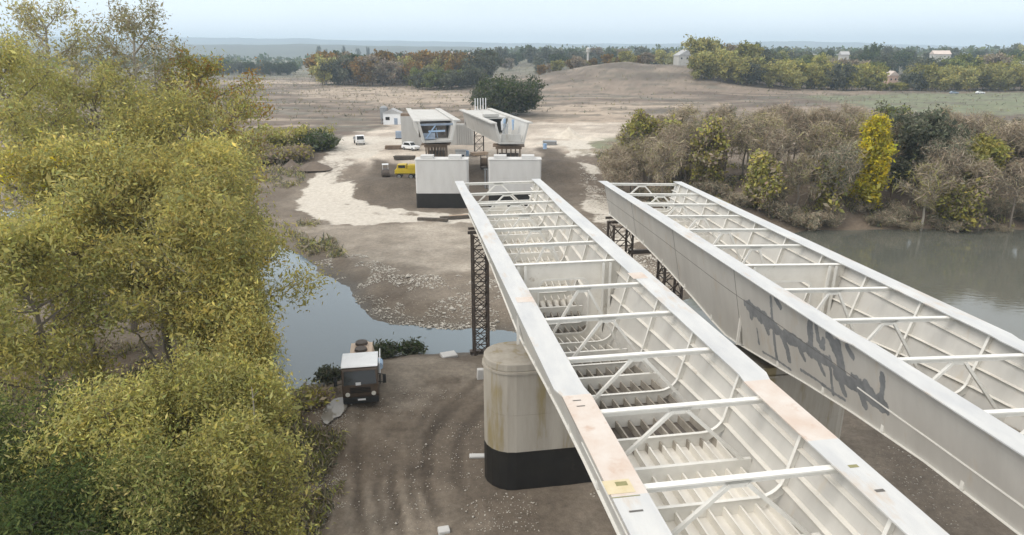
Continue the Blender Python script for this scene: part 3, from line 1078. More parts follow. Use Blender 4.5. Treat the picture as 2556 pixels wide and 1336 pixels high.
primer([
    ([(1868, 765), (1880, 775), (1900, 790), (1918, 805), (1935, 815)], 0.26), ([(1872, 758), (1876, 790)], 0.16), ([(1905, 800), (1918, 830)], 0.12),
    ([(1924, 745), (1930, 815), (1934, 860), (1940, 898)], 0.085), ([(1932, 812), (1950, 835), (1985, 852), (2010, 870), (2045, 892), (2072, 905)], 0.20),
    ([(1938, 748), (1948, 765)], 0.12), ([(1955, 845), (1966, 875), (1972, 900)], 0.13), ([(1990, 858), (2008, 895)], 0.11),
    ([(2024, 806), (2024, 850), (2022, 880)], 0.14), ([(2038, 815), (2044, 850), (2056, 868)], 0.12), ([(2056, 850), (2050, 866)], 0.10),
    ([(2070, 842), (2084, 868), (2098, 900), (2102, 935)], 0.20), ([(2092, 860), (2100, 890)], 0.14), ([(2116, 868), (2128, 890)], 0.13),
    ([(2070, 905), (2100, 935), (2140, 962), (2180, 985), (2200, 1010), (2215, 1030)], 0.12), ([(2072, 892), (2076, 950), (2080, 985)], 0.08),
    ([(2046, 908), (2058, 935)], 0.10), ([(2100, 955), (2110, 985)], 0.13), ([(2140, 955), (2152, 990), (2158, 1010)], 0.18), ([(2165, 965), (2190, 1000)], 0.16),
    ([(2135, 958), (2165, 985), (2200, 1012)], 0.26), ([(2090, 935), (2120, 955)], 0.22), ([(2203, 935), (2204, 970), (2200, 1000)], 0.10), ([(2128, 945), (2150, 965)], 0.10),
    ([(1890, 822), (1895, 858)], 0.06), ([(2000, 925), (2040, 950), (2085, 985), (2110, 1000)], 0.05), ([(1905, 880), (1940, 900), (1975, 925)], 0.04)])

# ---------------------------------------------------------------- piers
def stadium(Ln, T, n=10):
    """plan outline with round ends, long side along x"""
    r = T / 2
    pts = []
    for k in range(n + 1):
        a = math.pi / 2 + math.pi * k / n
        pts.append((-Ln / 2 + r + r * math.cos(a), r * math.sin(a)))
    for k in range(n + 1):
        a = -math.pi / 2 + math.pi * k / n
        pts.append((Ln / 2 - r + r * math.cos(a), r * math.sin(a)))
    return pts

def pier(name, label, loc, rotz, Ln, T, zb, zt, mat, group, pads=(0.02, 0.36), lip=True, square=False):
    p = thing(name, label, 'bridge pier', loc, rotz, group)
    def outline(l, t):
        if square:
            r = 0.22
            return [(-l / 2 + r, -t / 2), (l / 2 - r, -t / 2), (l / 2, -t / 2 + r), (l / 2, t / 2 - r), (l / 2 - r, t / 2), (-l / 2 + r, t / 2), (-l / 2, t / 2 - r), (-l / 2, -t / 2 + r)]
        return stadium(l, t)
    z0 = loc[2]
    j = zb + (zt - zb) * 0.45
    MB().prism(outline(Ln, T), 'z', -1.2, zb - z0).build('bitumen_base', M['bitumen'], p)
    MB().prism(outline(Ln - 0.03, T - 0.03), 'z', zb - z0, j - z0 - 0.02).build('shaft', mat, p)
    MB().prism(outline(Ln - 0.06, T - 0.06), 'z', j - z0 - 0.02, j - z0 + 0.02).build('pour_joint', mat, p)
    MB().prism(outline(Ln - 0.03, T - 0.03), 'z', j - z0 + 0.02, zt - z0 - (0.35 if lip else 0.12)).build('shaft', mat, p)
    if lip:
        MB().prism(outline(Ln + 0.12, T + 0.12), 'z', zt - z0 - 0.35, zt - z0 - 0.22).build('cap_lip', mat, p)
        MB().prism(outline(Ln - 0.06, T - 0.06), 'z', zt - z0 - 0.22, zt - z0 + 0.22).build('cap', mat, p, bevel=0.06)
    else:
        MB().prism(outline(Ln + 0.10, T + 0.10), 'z', zt - z0 - 0.12, zt - z0).build('cap', M['concrete_pale'], p)
    for f in pads:
        b = MB().box((f * Ln, 0, zt - z0 + 0.42), (1.7, 1.5, 0.85)) if not square else MB().box((f * Ln, 0, zt - z0 + 0.26), (2.0, 1.6, 0.5))
        b.build('bearing_block', mat, p, bevel=0.03)
    return p

PT = 3.2
pl = at(1207, 1120, 3.45)
ca, sa = math.cos(LG_YAW), math.sin(LG_YAW)
PL = 8.6
pc = Vector((pl.x + ca * PL / 2, pl.y + sa * PL / 2 + 0.9, 0))
GP = 'stained river piers under the near spans'
p1 = pier('river_pier', 'stained concrete pier with black base, under the middle girder near the lorry', (pc.x, pc.y, zg(pc.x, pc.y)), LG_YAW, PL, PT, 3.45, 8.55, M['concrete'], GP)
pr = at(2102, 1050, 4.6)
pc2 = Vector((pr.x - ca * PL / 2, pr.y - sa * PL / 2 + 0.6, 0))
p2 = pier('river_pier', 'stained concrete pier with black base, under the girder with grey primer', (pc2.x, pc2.y, zg(pc2.x, pc2.y)), LG_YAW, PL, PT, 3.0, 8.55, M['concrete'], GP)
GF = 'pale piers beyond the causeway'
for (x0, x1, yb, lab) in ((1040, 1170, 521, 'pale square pier with black base beside the yellow lorry'), (1220, 1350, 521, 'pale square pier with black base, right of the far pair')):
    a, b = at(x0, yb, 0.9), at(x1, yb, 0.9)
    ln = (b - a).length
    c = (a + b) / 2
    pier('pale_pier', lab, (c.x, c.y + 1.4, 0.8), 0.0, ln, 2.8, 3.35, 8.75, M['concrete_pale'], GF, ((-0.28, 0.25)), False, True)

# ---------------------------------------------------------------- temporary lattice towers
TG = 'dark steel towers propping the girders'
def tower(label, loc, w, h, rz, arm=None):
    t = thing('lattice_tower', label, 'lattice tower', loc, rz, TG)
    q = w / 2
    lm = MB().box((0, 0, h / 2), (0.17, 0.17, h)).mesh('tower_leg')
    for sx in (-1, 1):
        for sy in (-1, 1):
            link('leg', lm, M['tower'], t, (sx * q, sy * q, 0))
    n = max(3, round(h / (w * 0.95)))
    st = (h - 0.3) / n
    fb = MB()
    fb.bar((-q, 0, 0), (q, 0, st), 0.06)
    fb.bar((q, 0.03, 0), (-q, 0.03, st), 0.06)
    fb.bar((-q, 0, st), (q, 0, st), 0.07)
    fm = fb.mesh('tower_brace')
    for k in range(n):
        for f in range(4):
            a = f * math.pi / 2
            link('brace', fm, M['tower'], t, (math.sin(a) * q, -math.cos(a) * q, 0.15 + k * st), (0, 0, a))
    cap = MB().box((0, 0, h + 0.10), (w + 0.7, 0.3, 0.2))
    cap.box((0, -q, h + 0.29), (w + 0.5, 0.22, 0.18)).box((0, q, h + 0.29), (w + 0.5, 0.22, 0.18))
    cap.build('head_beam', M['tower'], t)
    ft = MB().box((0, -q, 0.05), (w + 0.6, 0.5, 0.24)).box((0, q, 0.05), (w + 0.6, 0.5, 0.24))
    ft.build('foot_beam', M['tower'], t)
    if arm:
        MB().bar((q, 0, arm[0]), (q + arm[1], 0, arm[0]), 0.3, 0.34).build('side_beam', M['tower'], t)
    return t

b0 = at(1201, 884, 0.45)
tower('tall dark lattice tower under the left edge of the middle girder', (b0.x, b0.y, 0.4), 1.15, 10.5, LG_YAW)
# its mate under the other edge, and the pair under the second girder
tower('dark lattice tower under the far end of the girder with grey primer', (9.35, 57.0, 0.4), 1.7, 10.25, RG_YAW, (7.6, 3.0))
tower('dark lattice tower mostly hidden between the two girders', (12.6, 51.6, 0.4), 1.5, 10.2, RG_YAW)
# ================================================================ FAR SPANS, ABUTMENT, YARD
def far_span(name, label, fl, fr, bl, br, drop, deck_from, inside):
    """concrete trough span: fl/fr = front top corners, bl/br = back top corners"""
    c = (fl + fr) / 2
    s = thing(name, label, 'bridge span', (c.x, c.y, c.z), 0, 'pale spans under construction beyond the piers')
    O = Vector(c)
    fl, fr, bl, br = [p - O for p in (fl, fr, bl, br)]
    ins = 0.14
    def sec(t, s0, dz):
        a, b = fl.lerp(bl, t), fr.lerp(br, t)
        d = dz * INC / max((b - a).length, 1)
        p = a.lerp(b, s0 + (d if s0 < 0.5 else -d))
        return Vector((p.x, p.y, p.z - dz))
    def skin(nm, s0, s1, z0, z1, t0, t1, th, mat, flat=False):
        rows = []
        for k in range(5):
            t = t0 + (t1 - t0) * k / 4
            a, b = sec(t, s0, z0), sec(t, s1, z1)
            w = Vector((0, 0, th)) if flat else Vector((th, 0, 0))
            rows.append([a, b, b + w, a + w])
        return shell(MB(), rows).build(nm, mat, s)
    cp = M['concrete_span']
    skin('web', 0.06, 0.06, 0.0, drop, 0, 1, 0.35, cp)
    skin('web', 0.94, 0.94, 0.0, drop, 0, 1, -0.35, cp)
    skin('bottom_slab', 0.065, 0.935, drop - 0.30, drop - 0.30, 0, 1, -0.35, cp, True)
    skin('edge_flange', -0.03, 0.12, -0.01, -0.01, 0, 1, 0.22, cp, True)
    skin('edge_flange', 0.88, 1.03, -0.01, -0.01, 0, 1, 0.22, cp, True)
    skin('deck_slab', 0.125, 0.875, 0.02, 0.02, deck_from, 1, -0.28, cp, True)
    skin('end_crosswall', 0.11, 0.89, 0.3, 0.3, 0.985, 1, -drop + 0.7, M['concrete_grey'], True)
    return s, sec

fl, fr = at(1036, 306, 13.3), at(1146, 303, 13.3)
bl, br = at(1016, 273, 13.3), at(1096, 273, 13.3)
sp1, sec1 = far_span('bridge_span', 'pale concrete span with dark hollow end, behind the left square pier', fl, fr, bl, br, 3.5, 0.16, True)
def between(a, b, sec, t, zz, w, h, nm, mat, par):
    MB().bar(sec(t, a, zz[0]), sec(t, b, zz[1]), w, h).build(nm, mat, par)
between(0.10, 0.90, sec1, 0.04, (0.55, 0.55), 0.18, 0.35, 'formwork_beam', M['bluegrey'], sp1)
between(0.25, 0.75, sec1, 0.05, (1.75, 1.7), 0.2, 0.3, 'formwork_beam', M['blue'], sp1)
between(0.14, 0.5, sec1, 0.05, (3.0, 0.7), 0.16, 0.2, 'formwork_prop', M['blue'], sp1)
between(0.45, 0.62, sec1, 0.06, (1.2, 3.0), 0.16, 0.2, 'formwork_prop', M['bluegrey'], sp1)
mb = MB()
a, b = sec1(0.03, 0.12, 3.05), sec1(0.03, 0.55, 3.05)
c, d = sec1(0.10, 0.55, 2.2), sec1(0.10, 0.12, 2.2)
mb.add([a, b, c, d], [(0, 1, 2, 3)])
sh = mb.build('plastic_sheet', M['bluegrey'], sp1)
sh.modifiers.new('th', 'SOLIDIFY').thickness = 0.03
mb = MB()
for k in range(7):
    t = 0.10 + 0.012 * k
    mb.bar(sec1(t, 0.14, 0.05), sec1(t, 0.86, 0.05), 0.2, 0.12)
mb.build('deck_boards', M['concrete_grey'], sp1)
dk = MB()
a, b = sec1(0.165, 0.10, 0.4), sec1(0.165, 0.90, 3.1)
dk.bar((a.x, a.y, (a.z + b.z) / 2), (b.x, a.y, (a.z + b.z) / 2), 0.2, a.z - b.z)
dk.build('inner_stop_board', M['dark_bottom'], sp1)

fl, fr = at(1229, 310, 13.0), at(1327, 309, 13.0)
bl, br = at(1149, 276, 13.2), at(1225, 273, 13.2)
sp2, sec2 = far_span('bridge_span', 'pale concrete span with blue sheets and rods at its open end', fl, fr, bl, br, 3.4, 0.42, False)
rs = random.Random(5)
for k in range(4):
    x0 = 0.28 + 0.13 * k
    t = 0.10 + 0.06 * (k % 3)
    a, b = sec2(t, x0, 1.4), sec2(t + 0.03, x0 + 0.07, 1.4)
    mb = MB()
    mb.add([a, b, b + Vector((0.1, 0.2, 1.8)), a + Vector((-0.1, 0.1, 1.5 + 0.3 * (k % 2)))], [(0, 1, 2, 3)])
    o = mb.build('plastic_sheet', M['blue'] if k % 2 else M['cab_white'], sp2)
    o.modifiers.new('th', 'SOLIDIFY').thickness = 0.04
for k in range(9):
    a = sec2(0.05 + 0.04 * (k % 5), 0.2 + 0.06 * k, 2.9)
    MB().tube(a, a + Vector((0.1, 0.0, 2.6)), 0.05, n=5).build('starter_bar', M['steel'] if k % 2 else M['cab_white'], sp2)
mb = MB()
a, b = sec2(0.02, 0.14, 3.0), sec2(0.02, 0.86, 3.0)
mb.bar((a.x, a.y, a.z + 0.55), (b.x, b.y, b.z + 0.55), 0.3, 1.25)
mb.build('end_wall', M['concrete_span'], sp2)
MB().bar(sec2(0.44, 0.2, -0.35), sec2(0.44, 0.6, -0.35), 1.4, 0.5).build('stop_form', M['concrete_span'], sp2)

# white posts standing on the second span's back end
for k in range(5):
    p = sec2(0.93, 0.42 + 0.125 * k, -0.22) + sp2.location
    q = at_y(1186 + 6.6 * k, 268, p.y)
    o = MB().box((0, 0, 1.15), (0.16, 0.16, 2.3)).box((0, 0, 0.03), (0.34, 0.34, 0.06)).build('deck_post', M['cab_white'], None, (q.x, p.y, p.z))
    tag(o, ['leftmost', 'second', 'middle', 'fourth', 'rightmost'][k] + ' white post standing in the row on the far span', 'post', 'white posts on the far span')

# falsework
def falsework(label, pts, ztop, zbot, n, group='brown propping under the far spans'):
    (ax, ay), (bx, by) = pts
    t = thing('falsework', label, 'falsework', ((ax + bx) / 2, (ay + by) / 2, zbot), 0, group)
    w = bx - ax
    h = ztop - zbot
    MB().box((0, 0.6, h - 0.25), (w + 1.6, 3.4, 0.22)).build('platform', M['brown_form'], t)
    MB().box((0, -0.9, h - 0.55), (w + 0.6, 0.3, 0.38)).box((0, 2.0, h - 0.55), (w + 0.6, 0.3, 0.38)).build('bearer', M['brown_form'], t)
    pm = MB().box((0, 0, (h - 0.7) / 2), (0.22, 0.22, h - 0.7)).mesh('prop')
    for k in range(n):
        for yy in (-0.9, 2.0):
            link('prop', pm, M['brown_form'], t, (-w / 2 + w * k / (n - 1), yy, 0))
    for k in range(n - 1):
        x0, x1 = -w / 2 + w * k / (n - 1), -w / 2 + w * (k + 1) / (n - 1)
        MB().bar((x0, -0.9, 0.8), (x1, -0.9, h - 1.2), 0.1).bar((x1, -1.02, 0.8), (x0, -1.02, h - 1.2), 0.1).build('brace', M['tower'], t)
    MB().box((0, 1.4, h * 0.42), (w * 0.9, 0.18, h * 0.7)).build('back_boards', M['dark_bottom'], t)
    MB().box((0, 0.3, h * 0.45), (w + 0.8, 2.6, 0.14)).build('mid_platform', M['brown_form'], t)
    return t
f1 = (sec1(0.12, 0.15, 3.5) + sp1.location), (sec1(0.12, 0.85, 3.5) + sp1.location)
falsework('brown timber propping under the hollow-ended span', ((f1[0].x, f1[0].y), (f1[1].x, f1[1].y)), f1[0].z - 0.45, zg(f1[0].x, f1[0].y), 7)
f2 = (sec2(0.10, 0.1, 3.4) + sp2.location), (sec2(0.10, 0.95, 3.4) + sp2.location)
falsework('brown timber propping under the span with blue sheets', ((f2[0].x, f2[0].y), (f2[1].x, f2[1].y)), f2[0].z - 0.45, zg(f2[0].x, f2[0].y), 6)

# abutment behind
A0, A1 = at_y(999, 278, 157.5), at_y(1180, 300, 157.5)
ab = thing('abutment', 'grey concrete abutment wall behind the two far spans', 'abutment', ((A0.x + A1.x) / 2, 157.5, zg(0, 157)), 0)
w = A1.x - A0.x
hb = 11.0 - ab.location.z
MB().box((-w / 2 + 3.2, 0.9, hb / 2), (6.4, 1.8, hb)).build('wall', M['concrete_grey'], ab, bevel=0.05)
MB().box((3.2, 1.4, hb / 2 - 0.9), (w - 6.4, 1.4, hb - 1.8)).build('wall', M['concrete_grey'], ab)
for k in range(8):
    MB().box((w / 2 - 3.9 + k * 0.52, 0.6, hb / 2 - 1.0), (0.30, 0.2, hb - 2.0)).build('wall_rib', M['concrete_grey'], ab)
MB().box((-w / 2 + 1.1, 1.0, hb + 0.32), (2.2, 1.6, 0.6)).build('stop_form', M['brown_form'], ab)
MB().box((w / 2 - 7.5, 1.4, hb - 0.3), (4.4, 1.4, 0.9)).build('stop_form', M['brown_form'], ab)
q = at_y(1196, 372, 146)
tower('grey-brown lattice tower beside the abutment, under the far right span', (q.x, 146, zg(q.x, 146)), 1.9, 5.6, 0.0)
q = at_y(1208, 400, 128)
t = thing('cable_drum', 'dark cable drum standing between the two far piers', 'cable drum', (q.x, 128, zg(q.x, 128)), 0)
for sx in (-0.6, 0.6):
    MB().tube((sx - 0.05, 0, 1.25), (sx + 0.05, 0, 1.25), 1.25, n=18).build('flange_disc', M['tower'], t)
MB().tube((-0.55, 0, 1.25), (0.55, 0, 1.25), 0.75, n=16).build('core', M['brown_form'], t)
for k in range(2):
    q = at_y(1211 + 7 * k, 418, 121)
    tag(MB().box((0, 0, 1.7), (0.3, 0.3, 3.4)).box((0, 0, 3.45), (0.5, 0.5, 0.12)).build('steel_post', M['steel'], None, (q.x, 121, zg(q.x, 121))), ['left', 'right'][k] + ' one of two grey posts in the gap between the pale piers', 'post', 'grey posts between the pale piers')
q = at_y(1150, 372, 138)
c_ = thing('site_cabin', 'small white site cabin with dark doorway beside the hollow-ended span', 'cabin', (q.x, 138, zg(q.x, 138)), 0)
MB().box((0, 0, 1.2), (2.0, 1.6, 2.4)).build('wall', M['cab_white'], c_)
MB().box((0, 0, 2.47), (2.2, 1.8, 0.12)).build('roof', M['roof_grey'], c_)
MB().box((0.35, -0.82, 0.85), (0.7, 0.05, 1.6)).build('door', M['glass'], c_)

# site sheds and silo left of the abutment
q = at_y(982, 325, 206)
s_ = thing('site_shed', 'white site shed with pitched roof left of the abutment', 'shed', (q.x, 206, zg(q.x, 206)), 0)
MB().box((0, 0, 1.7), (5.0, 4.0, 3.4)).build('wall', M['cab_white'], s_)
MB().prism([(-2.8, 3.42), (2.8, 3.42), (0, 4.7)], 'y', -2.2, 2.2).build('roof', M['roof_grey'], s_)
MB().box((1.2, -2.03, 1.0), (1.0, 0.05, 2.0)).build('door', M['bluegrey'], s_)
MB().box((-1.2, -2.03, 1.9), (1.2, 0.05, 0.9)).build('window', M['glass'], s_)
q = at_y(961, 325, 208)
s_ = thing('cement_silo', 'grey cement silo beside the white site shed', 'silo', (q.x, 208, zg(q.x, 208)), 0)
MB().tube((0, 0, 1.6), (0, 0, 4.8), 1.2, n=16).tube((0, 0, 4.8), (0, 0, 5.3), 1.2, 0.3, n=16).tube((0, 0, 0.7), (0, 0, 1.6), 0.35, 1.2, n=16).build('tank', M['steel'], s_)
for k in range(4):
    a = k * math.pi / 2 + 0.7
    MB().bar((math.cos(a) * 1.1, math.sin(a) * 1.1, 0), (math.cos(a) * 1.0, math.sin(a) * 1.0, 2.0), 0.16).build('leg', M['steel'], s_)
q = at_y(1000, 352, 170)
s_ = thing('generator', 'grey generator box on the ground left of the abutment', 'generator', (q.x, 170, zg(q.x, 170)), 0)
MB().box((0, 0, 1.05), (2.2, 1.3, 1.7)).build('housing', M['bluegrey'], s_, bevel=0.08)
MB().box((0, 0, 0.12), (2.4, 1.5, 0.22)).build('skid', M['tower'], s_)
MB().tube((0.7, 0.2, 1.9), (0.7, 0.2, 2.5), 0.08, n=8).build('exhaust_pipe', M['tower'], s_)

# ---------------------------------------------------------------- vehicles
def wheel(par, x, y, r, w, axis='x'):
    tw = MB()
    n = 16
    prof = [(-w / 2, r * 0.72), (-w / 2, r * 0.95), (-w / 2 + 0.04, r), (w / 2 - 0.04, r), (w / 2, r * 0.95), (w / 2, r * 0.72)]
    vs, fs = [], []
    for i in range(n):
        a = 2 * math.pi * i / n
        for (s, rr) in prof:
            vs.append((s, math.cos(a) * rr, math.sin(a) * rr) if axis == 'x' else (math.cos(a) * rr, s, math.sin(a) * rr))
    m = len(prof)
    for i in range(n):
        for j in range(m - 1):
            a, b = i * m + j, ((i + 1) % n) * m + j
            fs.append((a, b, b + 1, a + 1))
    tw.add(vs, fs)
    o = tw.build('wheel', M['rubber'], par, (x, y, r))
    e = Vector((w * 0.42, 0, 0)) if axis == 'x' else Vector((0, w * 0.42, 0))
    MB().tube(-e, e, r * 0.72, n=14).build('rim', M['steel'], o)
    return o

def lorry():
    p = ground_at(903, 1016)
    z = p.z
    fw = Vector((0.06, -1, 0)).normalized()                # facing the camera
    t = thing('tanker_lorry', 'dark brown lorry with white cab roof and peach tank, parked by the water', 'lorry', (p.x, p.y, z), 0.17)
    W2 = 1.2
    # local: +y away from the camera, the bumper at y = 0
    cab = MB().prism([(0.10, 0.55), (0.02, 0.95), (0.02, 1.62), (0.26, 2.66), (0.40, 2.74), (2.3, 2.78), (2.45, 2.7), (2.45, 0.55)], 'x', -W2, W2)
    cabo = cab.build('cab', M['cab_brown'], t, bevel=0.05)
    rf = MB().prism([(0.30, 2.80), (0.42, 2.90), (2.1, 2.96), (2.5, 2.93), (2.5, 2.80)], 'x', -W2 - 0.02, W2 + 0.02)
    rf.build('cab_roof', M['cab_white'], t, bevel=0.04)
    ws = MB()
    a, b = Vector((0, 0.025, 1.68)), Vector((0, 0.235, 2.58))
    n_ = Vector((0, -0.97, 0.22)) * 0.02
    ws.add([Vector((-1.08, 0, 0)) + a + n_, Vector((1.08, 0, 0)) + a + n_, Vector((1.02, 0, 0)) + b + n_, Vector((-1.02, 0, 0)) + b + n_], [(0, 1, 2, 3)])
    o = ws.build('windscreen', M['glass'], t)
    MB().box((-0.12, 0.0, 1.74), (0.34, 0.03, 0.2)).build('paper_sign', M['cab_white'], t)
    for sx in (-1, 1):
        sw = MB()
        x = sx * (W2 + 0.012)
        sw.add([(x, 0.35, 1.7), (x, 1.35, 1.7), (x, 1.35, 2.5), (x, 0.5, 2.5)], [(0, 1, 2, 3)])
        sw.build('side_window', M['glass'], t)
        MB().tube((sx * 0.86, -0.03, 0.98), (sx * 0.86, 0.06, 0.98), 0.15, n=14).build('headlight', M['lamp'], t)
        MB().box((sx * 0.86, -0.06, 0.62), (0.42, 0.05, 0.14)).build('fog_lamp', M['lamp'], t)
        mr = MB().box((sx * (W2 + 0.42), 0.12, 1.95), (0.22, 0.09, 0.62)).bar((sx * W2, 0.25, 2.3), (sx * (W2 + 0.42), 0.12, 2.25), 0.04).bar((sx * W2, 0.25, 1.7), (sx * (W2 + 0.42), 0.12, 1.68), 0.04)
        mr.build('mirror', M['rubber'], t)
        wheel(t, sx * 1.0, 1.0, 0.5, 0.32)
        wheel(t, sx * 0.98, 3.35, 0.5, 0.5)
        wheel(t, sx * 0.98, 4.5, 0.5, 0.5)
    MB().box((0, -0.02, 0.55), (2.36, 0.14, 0.42)).build('bumper', M['rubber'], t, bevel=0.04)
    gr = MB()
    for k in range(4): gr.box((0, -0.01, 1.12 + k * 0.11), (1.35, 0.05, 0.035))
    gr.build('grille', M['rubber'], t)
    MB().box((0.05, -0.105, 0.62), (0.52, 0.02, 0.12)).build('number_plate', M['cab_white'], t)
    MB().box((-0.45, 3.2, 0.85), (0.16, 4.2, 0.3)).box((0.45, 3.2, 0.85), (0.16, 4.2, 0.3)).build('chassis', M['rubber'], t)
    # tank, drawn in towards the top
    pts = []
    for k in range(14):
        a = 2 * math.pi * k / 14
        pts.append((0.86 * math.cos(a), 1.85 + 0.92 * math.sin(a)))
    tk = MB().prism(pts, 'y', 2.7, 5.1)
    tk.tube((0, 5.1, 1.85), (0, 5.4, 1.85), 0.8, 0.45, n=14)
    tko = tk.build('tank', M['peach'], t, smooth=False, bevel=0.03)
    for yy in (3.3, 4.45):
        MB().tube((0, yy, 2.74), (0, yy, 2.9), 0.46, 0.42, n=14).build('hatch', M['tower'], t)
    MB().box((0.62, 3.9, 2.60), (0.3, 2.0, 0.04)).box((-0.62, 3.9, 2.60), (0.3, 2.0, 0.04)).build('walkway', M['peach'], t)
    MB().box((1.15, 3.7, 1.25), (0.3, 2.6, 0.12)).box((1.25, 3.7, 1.6), (0.06, 2.7, 0.8)).build('side_tray', M['cab_white'], t)
    MB().tube((1.22, 2.6, 1.7), (1.22, 3.4, 1.7), 0.28, n=12).build('blue_barrel', M['blue'], t)
    return t
lorry()

def car(name, label, loc, rz, mat, group=None, suv=0.0, cat='car'):
    t = thing(name, label, cat, loc, rz, group)
    h = 1.45 + suv
    low = [(-2.1, 0.35), (-2.12, 0.75), (-1.95, 0.95), (-0.95, 1.02), (1.85, 1.02), (2.08, 0.9), (2.1, 0.35)]
    MB().prism(low, 'x', -0.86, 0.86).build('body', mat, t, bevel=0.06)
    top = [(-0.9, 1.0), (-0.25, h), (1.3, h), (1.85, 1.0)]
    MB().prism(top, 'x', -0.74, 0.74).build('cabin', mat, t, bevel=0.08)
    for sx in (-1, 1):
        MB().prism([(-0.65, 1.05), (-0.18, h - 0.1), (1.2, h - 0.1), (1.55, 1.05)], 'x', sx * 0.745, sx * 0.755).build('side_window', M['glass'], t)
        wheel(t, sx * 0.78, -1.3, 0.33, 0.22)
        wheel(t, sx * 0.78, 1.3, 0.33, 0.22)
        MB().box((sx * 0.62, -2.12, 0.72), (0.32, 0.05, 0.14)).build('headlight', M['lamp'], t)
    ws = MB()
    ws.add([(-0.66, -0.87, 1.08), (0.66, -0.87, 1.08), (0.6, -0.35, h - 0.08), (-0.6, -0.35, h - 0.08)], [(0, 1, 2, 3)])
    ws.build('windscreen', M['glass'], t)
    return t
q = at_y(1029, 376, 152)
car('parked_car', 'small white car parked at the foot of the abutment', (q.x, 150, zg(q.x, 150)), 0.9, M['cab_white'], suv=0.25)
q = at_y(2380, 238, 372)
car('parked_car', 'dark car at the edge of the far green field', (q.x, 372, zg(q.x, 372)), 1.5, M['bluegrey'])
q = at_y(2445, 240, 372)
car('parked_car', 'pale car right of the dark one at the far field edge', (q.x, 372, zg(q.x, 372)), 1.5, M['cab_white'])

q = at_y(897, 362, 160)
v = thing('flatbed_van', 'white dropside van on the track at the yard edge', 'van', (q.x, 160, zg(q.x, 160)), 0.35)
MB().prism([(-2.6, 0.5), (-2.65, 1.2), (-2.1, 2.15), (-1.0, 2.2), (-0.95, 0.5)], 'x', -0.95, 0.95).build('cab', M['cab_white'], v, bevel=0.06)
MB().box((0, 1.0, 0.9), (2.0, 3.6, 0.15)).box((-0.98, 1.0, 1.2), (0.05, 3.6, 0.5)).box((0.98, 1.0, 1.2), (0.05, 3.6, 0.5)).box((0, 2.78, 1.2), (2.0, 0.05, 0.5)).build('load_bed', M['steel'], v)
ws = MB()
ws.add([(-0.8, -2.63, 1.3), (0.8, -2.63, 1.3), (0.75, -2.2, 2.05), (-0.75, -2.2, 2.05)], [(0, 1, 2, 3)])
ws.build('windscreen', M['glass'], v)
for sx in (-1, 1):
    wheel(v, sx * 0.85, -1.8, 0.36, 0.22)
    wheel(v, sx * 0.85, 1.8, 0.36, 0.22)
    MB().box((sx * 0.7, -2.68, 0.9), (0.3, 0.05, 0.18)).build('headlight', M['lamp'], v)

# yellow plant seen from the side, its right end behind the pier
q = at_y(1016, 434, 126)
y_ = thing('wheel_loader', 'yellow construction lorry half hidden by the left pale pier', 'construction vehicle', (q.x, 126, zg(q.x, 126)), 0.0)
MB().prism([(-2.5, 1.0), (-2.5, 1.9), (-2.2, 2.2), (2.9, 2.2), (2.9, 1.0)], 'y', -1.1, 1.1).build('body', M['yellow'], y_, bevel=0.08)
MB().prism([(-2.1, 2.2), (-1.9, 3.1), (0.1, 3.15), (0.1, 2.2)], 'y', -1.0, 1.0).build('cab', M['yellow'], y_, bevel=0.08)
MB().box((-0.95, -1.01, 2.68), (1.5, 0.04, 0.62)).build('side_window', M['glass'], y_)
MB().prism([(0.3, 2.22), (0.3, 3.0), (2.9, 3.0), (3.3, 2.5), (2.9, 2.22)], 'y', -1.15, 1.15).build('tipper_body', M['yellow'], y_, bevel=0.05)
MB().box((0, -1.12, 1.15), (4.8, 0.06, 0.12)).build('side_rail', M['rubber'], y_)
for x in (-1.6, 1.0, 2.2):
    for sy in (-0.95, 0.95):
        wheel(y_, x, sy, 0.55, 0.4, 'y')
MB().tube((-2.55, -0.7, 1.35), (-2.5, -0.7, 1.35), 0.16, n=10).build('headlight', M['lamp'], y_)
y_.scale = (0.85, 0.85, 0.85)
q = at_y(962, 420, 128)
r_ = thing('plate_roller', 'small dark roller with white hood left of the yellow lorry', 'roller', (q.x, 128, zg(q.x, 128)), 0.2)
MB().tube((-0.7, -0.9, 0.7), (0.7, -0.9, 0.7), 0.7, n=16).build('drum', M['tower'], r_)
MB().prism([(-0.3, 0.6), (-0.3, 1.4), (1.6, 1.4), (1.7, 0.6)], 'x', -0.6, 0.6).build('body', M['tower'], r_, bevel=0.06)
MB().box((0, 0.5, 2.3), (1.2, 1.3, 0.1)).bar((-0.5, 0.0, 1.4), (-0.5, 0.0, 2.3), 0.07).bar((0.5, 0.0, 1.4), (0.5, 0.0, 2.3), 0.07).bar((0.5, 1.0, 1.4), (0.5, 1.0, 2.3), 0.07).bar((-0.5, 1.0, 1.4), (-0.5, 1.0, 2.3), 0.07).build('canopy', M['cab_white'], r_)
for sx in (-0.6, 0.6): wheel(r_, sx, 1.1, 0.55, 0.3)

